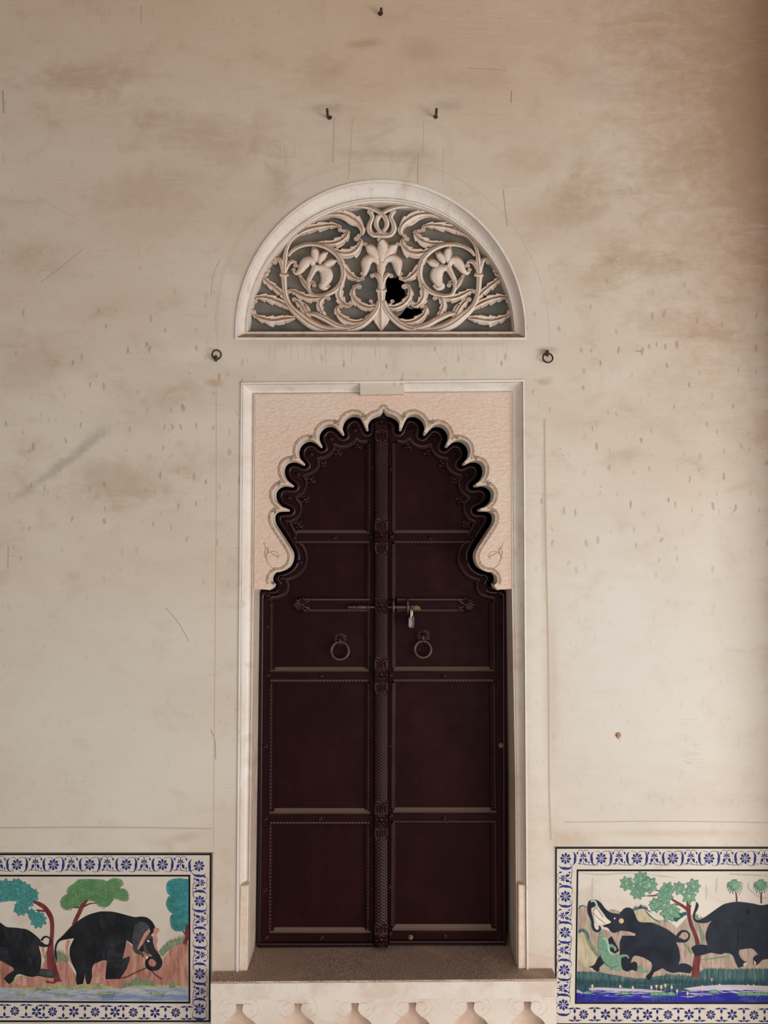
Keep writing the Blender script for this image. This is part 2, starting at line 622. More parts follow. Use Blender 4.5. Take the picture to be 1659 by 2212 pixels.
M_DARKROOM = NT('unlit_room', 0.9).base((40, 36, 33)).m
M_LINE = NT('incised_line', 0.9).base((188, 169, 150)).m
M_SCRATCH = NT('scratched_line', 0.9).base((166, 147, 130)).m

# ------------------------------------------------------------------ outlines shared by wall, surround and window
def lx(y, top, bot, y0=840.0, y1=2092.0):
    return top + (bot - top) * (y - y0) / (y1 - y0)


# door surround: pixel path of each profile line (left bottom, left top, right top, right bottom)
def surround(lt, lb, rt, rb, yl, yr, ybl=2099, ybr=2094, bow=0.0):
    def f(a, b, y, y0, y1):
        return a + (b - a) * (y - y0) / (y1 - y0)
    return [(lb, ybl), (f(lt, lb, 1700, yl, ybl) + bow, 1700), (f(lt, lb, 1280, yl, ybl) + bow * 1.5, 1280), (lt, yl), (rt, yr), (f(rt, rb, 1280, yr, ybr) - bow, 1280), (f(rt, rb, 1700, yr, ybr) + bow, 1700), (rb, ybr)]


SUR = [(surround(520.3, 510, 1133.5, 1142, 826, 820), -0.006), (surround(523.5, 515, 1130, 1138, 830, 824.5), -0.006),
       (surround(524.5, 516, 1129, 1137, 831, 825.5), 0.003)]
for k in range(1, 7):
    u = k / 6
    a, b = surround(524.5, 516, 1129, 1137, 831, 825.5), surround(547, 533.5, 1107, 1119.5, 850, 846, bow=1.0 * u)
    SUR.append(([(p[0] + (q[0] - p[0]) * u, p[1] + (q[1] - p[1]) * u) for p, q in zip(a, b)], 0.003 + 0.036 * sin(u * pi / 2)))
SUR += [(surround(548, 534.5, 1106, 1118.5, 850.5, 846.5, bow=1.1), 0.030), (surround(551, 537, 1102.8, 1115.5, 853, 849, bow=1.5), 0.030)]

ARCX = 823.0


def dring(a, top, base, c0=718.0, n=56):
    pts = [(ARCX - a, base)]
    b = c0 - top
    for i in range(n + 1):
        th = pi * i / n
        pts.append((ARCX - a * cos(th), c0 - b * sin(th)))
    pts.append((ARCX + a, base))
    return pts


RING = [(dring(315, 388, 734), -0.007), (dring(311, 394.5, 729), -0.007), (dring(310, 395.5, 728), 0.004)]
for k in range(1, 7):
    u = k / 6
    RING.append((dring(310 - 18 * u, 395.5 + 31.5 * u, 728 - 9 * u), 0.004 + 0.034 * sin(u * pi / 2)))
RING += [(dring(291, 428, 718.5), 0.030), (dring(288.5, 432.5, 717), 0.030), (dring(287.5, 434, 716), 0.045), (dring(286.5, 437, 715), 0.048)]

MUR_L = [(-182, 1841), (460.5, 1841), (456.8, 2228), (-182, 2228)]
MUR_R = [(1196.5, 1828.5), (1860, 1828.5), (1860, 2228), (1197.5, 2228)]
MUR_Y = 0.012

# ------------------------------------------------------------------ room shell
mb = MB()
wall_out = [P(-500, -420), P(2160, -420), P(2160, 2700), P(-500, 2700)]
holes = [[P(x, y) for x, y in RING[0][0]], [P(x, y + (9 if y > 2000 else 0)) for x, y in SUR[0][0]], [P(x, y) for x, y in MUR_L], [P(x, y) for x, y in MUR_R]]
mb.tri_fill([wall_out] + holes)
for h, d in zip(holes, (0.30, 0.30, 0.014, 0.014)):
    mb.loft([h, [p + Vector((0, d, 0)) for p in h]], closed=True)
mb.tri_fill([[p + Vector((0, 0.30, 0)) for p in wall_out]] + [[p + Vector((0, 0.30, 0)) for p in h] for h in holes[:2]], flip=True)
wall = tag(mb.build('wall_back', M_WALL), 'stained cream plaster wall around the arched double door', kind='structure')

# faint lines cut in the plaster around window and door
for pts in ([(470, 750), (466, 690), (475, 610), (498, 545), (540, 478), (590, 430), (650, 388), (730, 358), (823, 347), (905, 354), (980, 382), (1055, 432), (1110, 490), (1150, 560), (1172, 620), (1184, 680), (1187, 740)],
            [(472, 735), (470, 690), (479, 612), (502, 548), (543, 481), (593, 434), (652, 392), (731, 362)]):
    m = MB()
    m.stroke(pts, -0.0001, 8, 0.45)
    m.build('incised_line', M_LINE, wall)
for pts, w, mt in (([(467, 830), (467, 1100), (465, 1330), (463, 1560), (461, 1830)], 0.9, M_LINE), ([(1176, 905), (1178, 1130), (1184, 1420), (1186, 1700), (1190, 1815)], 2.2, M_LINE),
                   ([(0, 1788), (230, 1787), (456, 1790)], 1.6, M_LINE), ([(1220, 1776), (1440, 1774), (1659, 1777)], 1.2, M_LINE),
                   ([(1012, 147), (1050, 149), (1095, 152)], .6, M_SCRATCH), ([(88, 610), (130, 578), (180, 537)], .6, M_SCRATCH), ([(357, 1312), (385, 1345), (408, 1385)], 1.2, M_LINE),
                   ([(455, 1575), (464, 1600), (466, 1640)], 1.0, M_SCRATCH), ([(762, 250), (757, 330), (752, 388)], 0.9, M_LINE), ([(903, 330), (902, 396)], 0.8, M_SCRATCH),
                   ([(722, 252), (719, 350)], 1.6, M_LINE), ([(915, 260), (914, 330)], 0.8, M_LINE), ([(1087, 410), (1091, 450), (1096, 488)], .9, M_SCRATCH), ([(80, 425), (120, 447), (160, 470)], 0.6, M_LINE),
                   ([(1105, 196), (1104, 222)], 1.4, M_SCRATCH), ([(305, 12), (305, 50)], 0.7, M_SCRATCH), ([(6, 195), (8, 245)], 1.5, M_SCRATCH), ([(18, 1178), (17, 1226)], 2.0, M_LINE), ([(455, 640), (462, 590), (476, 560)], 1.0, M_LINE)):
    m = MB()
    m.stroke(pts, -0.0001, 6, w)
    m.build('plaster_scratch', mt, wall)
# thin rust and dirt runs under the window sill and over its arch
for i in range(70):
    if i < 44:
        x, y, l = R.uniform(560, 1110), 737 + R.uniform(0, 6), R.uniform(12, 55)
    else:
        x, y, l = R.choice([R.uniform(590, 650), R.uniform(740, 960)]), R.uniform(300, 350), R.uniform(25, 90)
        if (x - 823) ** 2 / 318 ** 2 + (y + l - 718) ** 2 / 333 ** 2 < 1:
            continue
    m = MB()
    m.stroke([(x, y, 0.2), (x + R.uniform(-1, 1), y + l * 0.3, R.uniform(.25, .7)), (x + R.uniform(-1.5, 1.5), y + l * 0.7, .4), (x + R.uniform(-2, 2), y + l, 0.1)], -0.0001, 4)
    m.build('dirt_run', M_RUN if 'M_RUN' in globals() else globals().setdefault('M_RUN', NT('dirt_run', 0.9).base((194, 176, 158)).m), wall)

# chipped hole with a screw left of the right picture
m = MB()
q = P(1335, 1589)
chip = [(1328, 1587), (1331, 1583), (1335, 1581), (1340, 1583), (1342, 1588), (1341, 1592), (1338, 1593), (1336.5, 1598), (1333, 1595), (1330, 1591)]
m.tri_fill([[P(x, y, -0.0006) for x, y in chip]])
m.dome(1335, 1588, 4.5, -0.0006, 0.003)
m.dome(1334.5, 1589.5, 2.2, -0.003, 0.003)
m.build('chipped_hole', paint((150, 108, 84), (186, 146, 120), 300), wall, 40)

zf = P(800, 2560).z
m = MB()
m.box((-3.4, -5.2, zf - 0.15), (3.4, 0.0, zf))
tag(m.build('floor', NT('pale_stone_floor', 0.7).base((190, 176, 158)).m), 'pale stone floor of the porch', kind='structure')
zc = P(800, -300).z
m = MB()
m.box((-3.4, -2.6, zc), (3.4, 0.0, zc + 0.15))
tag(m.build('ceiling', NT('porch_ceiling', 0.8).base((186, 146, 112)).m), 'plastered ceiling over the porch', kind='structure')
m = MB()
m.box((1.62, -0.24, zf), (1.95, -0.002, zc))  # pier added out of view so the right wall edge darkens
tag(m.build('wall_right', M_WALL), 'unseen plaster pier added to shade the right end of the wall', kind='structure')
# unlit room behind the door and the window
m = MB()
zz0, zz1 = zf - 0.1, zc + 0.1
m.add([(x, y, z) for x in (-2.2, 2.2) for y in (0.302, 2.4) for z in (zz0, zz1)], [(2, 3, 7, 6), (0, 1, 3, 2), (4, 6, 7, 5), (0, 2, 6, 4), (1, 5, 7, 3)])
tag(m.build('wall_inner', M_DARKROOM), 'dark walls of the room behind the door', kind='structure')

# ------------------------------------------------------------------ door surround
def ridge(rows, closed=False):
    m = MB()
    m.loft([[P(x, y, Y) for x, y in pts] for pts, Y in rows], closed)
    return m


trim = root('trim_1', P(826, 2096, 0), 'whitewashed moulded surround of the doorway with a cusped arch', kind='structure')
m = ridge(SUR[:2] + SUR[2:3])
m.build('outer_fillet', M_TRIM, trim)
ridge(SUR[2:-2]).build('cove_moulding', M_TRIM, trim, 30)
m = ridge(SUR[-3:])
inner = [P(x, y, SUR[-1][1]) for x, y in SUR[-1][0]]
m.loft([inner, [p + Vector((0, 0.2, 0)) for p in inner]])
M_JAMB = plaster('door_jamb_plaster', ((216, 198, 182), (206, 183, 165), (186, 158, 138)), (), False, 0.4, 0.7, (0.4, 0.8, (150, 120, 94)))  # warmer tone paints warm bounced light into the reveals
m.build('door_jamb', M_JAMB, trim)
M_DIRT_SHADE = paint((112, 92, 76), (160, 138, 118), 120, rough=0.9)  # groove dirt and painted crease shade along the moulding steps
for i, w in ((2, 0.7), (-3, 0.8)):
    pts, Y = SUR[i]
    for j in (0, 1, 2, 3, 4, 5, 6):
        m = MB()
        a, b = pts[j], pts[j + 1]
        k = 14
        m.stroke([(a[0] + (b[0] - a[0]) * u / k, a[1] + (b[1] - a[1]) * u / k, w * R.uniform(.35, 1.1)) for u in range(k + 1)], Y - 0.0002, 1)
        m.build('joint_dirt_shade', M_DIRT_SHADE, trim)
# plaster block that interrupts the cove over the apex
m = MB()
m.slab([(778, 823), (872.5, 822), (873, 851), (778, 852.5)], -0.001, 0.04)
m.build('plaster_block', M_WALL, trim)
# small plinths at the feet of the cove
for q in ([(519, 1914), (536.5, 1912), (534, 2098), (515.5, 2098.5)], [(1119.5, 1912), (1136, 1912), (1137.5, 2093), (1119.5, 2093.5)]):
    m = MB()
    m.slab(q, 0.0015, 0.05, chamfer=0.003)
    m.build('plinth_block', paint((214, 192, 172), (224, 206, 190), 40), trim)

# cusped arch (front edge traced on the left, mirrored to the right)
Z3 = zm(500, 800, 1504 / 340.0)
lobes = [[(352, 2092), (374, 2078), (386, 2055)], [(386, 2055), (362, 2030), (357, 2000), (372, 1955), (416, 1914)],
         [(416, 1914), (450, 1915), (490, 1902), (535, 1868), (561, 1812), (561, 1752), (532, 1690), (482, 1612), (430, 1532), (392, 1470), (378, 1420), (386, 1370), (428, 1336), (522, 1330)],
         [(522, 1330), (465, 1308), (412, 1258), (390, 1205), (395, 1150), (428, 1108), (482, 1085), (562, 1092)],
         [(562, 1092), (512, 1052), (477, 992), (472, 932), (494, 880), (540, 852), (602, 850), (672, 880)],
         [(672, 880), (628, 830), (614, 764), (634, 700), (678, 660), (732, 645), (790, 662), (842, 706)],
         [(842, 706), (815, 645), (818, 582), (858, 526), (918, 500), (982, 512), (1056, 586)],
         [(1056, 586), (1040, 530), (1062, 462), (1110, 418), (1170, 402), (1236, 428), (1292, 542)],
         [(1292, 542), (1290, 490), (1318, 440), (1368, 410), (1418, 391), (1448, 350)]]
AMID = 828.5
ARCH_L, TIPS = [], []
for lb in lobes:
    s = cr(Z3(lb), 9)
    ARCH_L += s[:-1]
for lb in lobes[3:]:
    TIPS.append(Z3(lb[:1])[0])
ARCH_L.append((AMID, 879.0))
ARCH = ARCH_L + [(2 * AMID - x, y) for x, y in reversed(ARCH_L[:-1])]
TIPS += [(2 * AMID - x, y) for x, y in TIPS]
_n = normals(ARCH)
_k = ARCH.index(min(ARCH, key=lambda q: q[0]))
ARCH = offset(ARCH, 3.0 if _n[_k][0] > 0 else -3.0)
_h = min(range(len(ARCH)), key=lambda i: ARCH[i][1])
ARCH_L = ARCH[:_h + 1]
frame_l = [(547.6, 1272.5), (550.6, 853.2), (1103.2, 849.2), (1106.2, 1272)]
m = MB()
YS, YB = 0.030, 0.120
ns = normals(ARCH)
k = 40
if hypot(ARCH[k][0] + ns[k][0] * 2 - AMID, ARCH[k][1] + ns[k][1] * 2 - 1100) > hypot(ARCH[k][0] - AMID, ARCH[k][1] - 1100):
    off = 1.8
else:
    off = -1.8
k = ARCH.index(min(ARCH, key=lambda q: q[0]))
off = abs(off) if ns[k][0] < 0 else -abs(off)           # outwards, into the stone
fr = [P(x + nx * off, y + ny * off, YS) for (x, y), (nx, ny) in zip(ARCH, ns)]
rim = [P(x, y, YS + 0.006) for x, y in ARCH]
m.tri_fill([[P(x, y, YS) for x, y in frame_l] + fr[::-1]])
m.loft([fr, rim])
out = [P(x, y, YS) for x, y in frame_l]
m.loft([[fr[0]] + out[:1], [p + Vector((0, YB - YS, 0)) for p in [fr[0]] + out[:1]]])
m.loft([[fr[-1]] + out[3:], [p + Vector((0, YB - YS, 0)) for p in [fr[-1]] + out[3:]]])
arch = m.build('cusped_arch_slab', M_PINK, trim)
m = MB()
m.loft([rim, [p + Vector((0, YB - YS - 0.006, 0)) for p in rim]])
m.build('arch_soffit', M_TRIM, trim, 35)
ARCH_BACK = [PX(p + Vector((0, YB - YS - 0.006, 0))) for p in rim]

# grey line and leaf sprigs painted round the arch
sgn = 1 if (ARCH[len(ARCH) // 3][0] + ns[150][0] * 2.2 < ARCH[len(ARCH) // 3][0]) else -1
if ARCH[len(ARCH) // 3][0] > AMID:
    sgn = -sgn
M_GREY = paint((150, 128, 108), (196, 168, 146), 120, rough=0.8)
M_GREY2 = paint((120, 98, 82), (160, 134, 114), 160, rough=0.8)
core = ARCH[30:-30]
m = MB()
oc = offset(core, sgn * 6.0)
m.stroke([(x, y, 2.3) for x, y in oc], YS - 0.0006, 1)
m.build('painted_band', M_GREY, arch)
m = MB()
oc = offset(core, sgn * 9.0)
m.stroke([(x, y, 0.55) for x, y in oc], YS - 0.0007, 1)
m.build('painted_outline', M_GREY2, arch)
for (tx, ty) in TIPS:
    dx, dy = tx - AMID, ty - 1075
    l = hypot(dx, dy)
    dx, dy = dx / l, dy / l
    m = MB()
    bx, by = tx + dx * 21, ty + dy * 21
    for a in (-0.85, 0, 0.85):
        ex, ey = dx * cos(a) - dy * sin(a), dx * sin(a) + dy * cos(a)
        L = 12.5 if a == 0 else 9
        m.flat([(bx, by), (bx + ex * L * .5 - ey * 2.3, by + ey * L * .5 + ex * 2.3), (bx + ex * L, by + ey * L), (bx + ex * L * .5 + ey * 2.3, by + ey * L * .5 - ex * 2.3)], YS - 0.0008)
    m.build('painted_sprig', M_GREY2, arch)
for s in (1, -1):
    mir = (lambda p: p) if s == 1 else (lambda p: [(2 * AMID - q[0],) + tuple(q[1:]) for q in p])
    m = MB()
    for pts, w in (([(545, 1780), (520, 1850), (470, 1895), (400, 1890), (345, 1840), (335, 1770), (370, 1735), (425, 1735), (455, 1775)], .8), ([(345, 1840), (318, 1760), (325, 1700), (310, 1645)], .9),
                   ([(370, 1735), (395, 1760), (430, 1770)], 1.0), ([(455, 1775), (440, 1790), (425, 1770)], 1.0), ([(330, 1770), (350, 1720), (330, 1690)], 1.4)):
        m.stroke([tuple(p) + (w,) for p in mir(Z3(pts))], YS - 0.0007, 6)
    m.build('painted_scroll', M_GREY, arch)

# ------------------------------------------------------------------ doorstep
yl, yr = 2122.0, 2116.0
pf = [P(455, yl, -0.075), P(1202.5, yr, -0.075)]
ztop = (pf[0].z + pf[1].z) / 2
step = root('door_step', (0, 0, zf), 'worn grey-brown stone doorstep on a whitewashed base with carved scrolls', 'doorstep')
m = MB()
zb = [P(455, 2160, -0.075).z, P(1202.5, 2155, -0.075).z]
xl, xr = pf[0].x, pf[1].x
n = 40
top_f, top_b, bot_f, bot_b, ch = [], [], [], [], []
for i in range(n + 1):
    u = i / n
    x = xl + (xr - xl) * u
    zt = pf[0].z + (pf[1].z - pf[0].z) * u
    wv = 0.0005 * sin(i * 1.7) + 0.0005 * sin(i * 0.61)
    top_f.append(Vector((x, -0.070, zt + 0.0)))
    ch.append(Vector((x, -0.075, zt - 0.006 + wv)))
    bot_f.append(Vector((x, -0.075, zb[0] + (zb[1] - zb[0]) * u)))
    top_b.append(Vector((x, -0.001, zt)))
    bot_b.append(Vector((x, -0.002, zb[0] + (zb[1] - zb[0]) * u)))
m.loft([top_b, top_f, ch, bot_f, bot_b])
for k in (0, -1):
    m.add([top_b[k], top_f[k], ch[k], bot_f[k], bot_b[k]], [(0, 1, 2, 3, 4)])
tl, tr_ = P(512.5, 2100).x, P(1139.5, 2100).x
zz = lambda x: pf[0].z + (pf[1].z - pf[0].z) * (x - xl) / (xr - xl)
m.add([(x, y, zz(x) - dz) for dz in (0, 0.004) for x in (tl, tr_) for y in (-0.001, 0.26)], [(0, 2, 3, 1), (4, 5, 7, 6), (0, 4, 6, 2), (1, 3, 7, 5), (0, 1, 5, 4), (2, 6, 7, 3)])
m.build('step_slab', M_SILL, step)
# base under the slab: front plate with vase shaped niches between paired scrolls
throats = [517.0, 643.7, 766.7, 891.0, 1016.5, 1139.5]
ZS = zm(440, 2030, 1659 / 400.0)


def niche(cx, dy=0.0):
    h = [(-8, 2167), (-9.0, 2172), (-7.5, 2180), (-12, 2189), (-20, 2197), (-29, 2204), (-36, 2212), (-41, 2224), (-38, 2240), (-30, 2250), (-20, 2256), (-20, 2330)]
    lft = cr([(cx + x, y + dy) for x, y in h[:11]], 5) + [(cx - 20, 2330 + dy)]
    return lft + [(2 * cx - x, y) for x, y in reversed(lft)]


YA = -0.068
M_BASE = plaster('carved_base_stone', ((226, 213, 200), (214, 196, 180), (196, 172, 152)), (), False, 0.5, 0.7)
nx_ = [niche(c, 1.5 - i) for i, c in enumerate(throats)]
for i in range(len(throats) + 1):
    o = []
    ty = lambda x: 2159 - 5 * (x - 456) / 746.0
    if i == 0:
        o += [(456, 2420), (456, 2159)]
    else:
        h = nx_[i - 1]
        k = len(h) // 2
        right = h[k:]                                     # bottom right up to the top right
        o += [(throats[i - 1], 2420), (throats[i - 1], right[0][1])] + right + [(throats[i - 1], right[-1][1]), (throats[i - 1], ty(throats[i - 1]))]
    if i == len(throats):
        o += [(1202, 2154), (1203, 2420)]
    else:
        h = nx_[i]
        left = h[:len(h) // 2]
        o += [(throats[i], ty(throats[i])), (throats[i], left[0][1])] + left + [(throats[i], left[-1][1]), (throats[i], 2420)]
    m = MB()
    m.slab(o, YA, 0.044)
    m.build('scroll_bracket', M_BASE, step)
plate = [P(456, 2159, YA), P(1202, 2154, YA), P(1204, 2420, YA), P(455, 2420, YA)]
m = MB()
m.tri_fill([[p + Vector((0, 0.043, 0)) for p in plate]])
m.build('niche_back', paint((214, 188, 170), (198, 170, 150), 14, rough=0.8), step)
for i, c in enumerate(throats):
    for s in (1, -1):
        m = MB()
        dy = 1.5 - i
        for pts in ([(-21, 2198.5), (-30, 2196), (-40.5, 2187), (-44, 2175.5), (-40, 2165), (-33, 2160.5)], [(-7.5, 2178), (-9, 2170.5), (-16, 2166.8), (-24.5, 2168), (-31, 2174), (-30, 2181), (-24, 2184.5)], [(-21, 2198.5), (-13, 2191), (-8, 2183), (-7.5, 2178)]):
            q = cr([(c + s * x, y + dy) for x, y in pts], 6)
            m.tube([P(x, y, YA) for x, y in q], 0.0011, 5)
        m.build('scroll_line', M_TRIM, step, 40)
m = MB()
m.box((xl + 0.01, -0.022, zf), (xr - 0.01, -0.001, P(800, 2163, 0).z))
m.build('step_core', M_SILL, step)

# ------------------------------------------------------------------ fanlight
M_CARVE = plaster('painted_carving', ((230, 214, 200), (220, 200, 184), (206, 178, 156)), (), False, 0.3, 0.6, (0.12, 0.6, (154, 118, 90)))
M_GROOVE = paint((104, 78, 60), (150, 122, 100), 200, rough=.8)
t = NT('dusty_glass', 0.35, spec=0.45)
_c = t.mix(t.ramp(t.noise(6, 4, 0.6), 0.35, 0.68), (104, 106, 100), (142, 130, 116))
t.base(t.mix(t.ramp(t.noise(140, 3, 0.6), 0.6, 0.72, 0, 0.35), _c, (150, 142, 130)))
tr = t.n('ShaderNodeBsdfTransparent')
tr.inputs[0].default_value = (0.75, 0.82, 0.8, 1)
mx = t.n('ShaderNodeMixShader')
mx.inputs[0].default_value = 0.22
t.l(t.b.outputs[0], mx.inputs[1])
t.l(tr.outputs[0], mx.inputs[2])
t.l(mx.outputs[0], t.t.nodes['Material Output'].inputs['Surface'])
M_GLASS = t.m

win = root('window_1', P(823, 734, 0), 'half-round fanlight with carved white floral screen over dusty broken glass', kind='structure')
fr = ridge(RING[:3], True).build('outer_fillet', M_TRIM, win)
ridge(RING[2:10], True).build('arch_moulding', M_TRIM, win, 30)
m = ridge(RING[9:], True)
last = [P(x, y, RING[-1][1]) for x, y in RING[-1][0]]
m.loft([last, [p + Vector((0, 0.07, 0)) for p in last]], closed=True)
m.build('inner_moulding', M_TRIM, win, 30)
YG = 0.100
m = MB()
g_out = [PX(p + Vector((0, YG - RING[-1][1] - 0.002, 0))) for p in last]
g_out = [(ARCX + (x - ARCX) * 1.012, 712 + (y - 712) * 1.012) for x, y in g_out]
hole1 = [(834, 606), (838, 598), (852, 601), (866, 596), (874, 606), (872, 622), (877, 638), (868, 646), (862, 654), (846, 660), (834, 657), (831, 640), (834, 624)]
hole2 = [(855, 687), (866, 680), (878, 664), (889, 668), (900, 664), (911, 670), (911, 680), (902, 690), (880, 694), (862, 692)]
m.slab(g_out, YG, 0.003, [hole1, hole2])
m.build('pane', M_GLASS, win)

STEM = [(-1, -1), (-1, .25), (-.86, .62), (-.55, .88), (-.16, .98), (-.07, .80), (.02, .80), (.12, 1.0), (.55, .90), (.86, .62), (1, .25), (1, -1)]
LEAF = [(-1, -1), (-1, .42), (-.8, .62), (-.45, .50), (-.12, .72), (0, 1.0), (.1, .74), (.45, .5), (.8, .64), (1, .42), (1, -1)]
PETAL = [(-1, -1), (-1, .35), (-.82, .68), (-.45, .95), (0, 1.0), (.3, .86), (.6, .74), (.85, .56), (1, .3), (1, -1)]
YT, YK = 0.082, 0.097            # base plane of the relief, back of it
MIDX = 824.2
ZF = zm(490, 370, 1659 / 350.0)

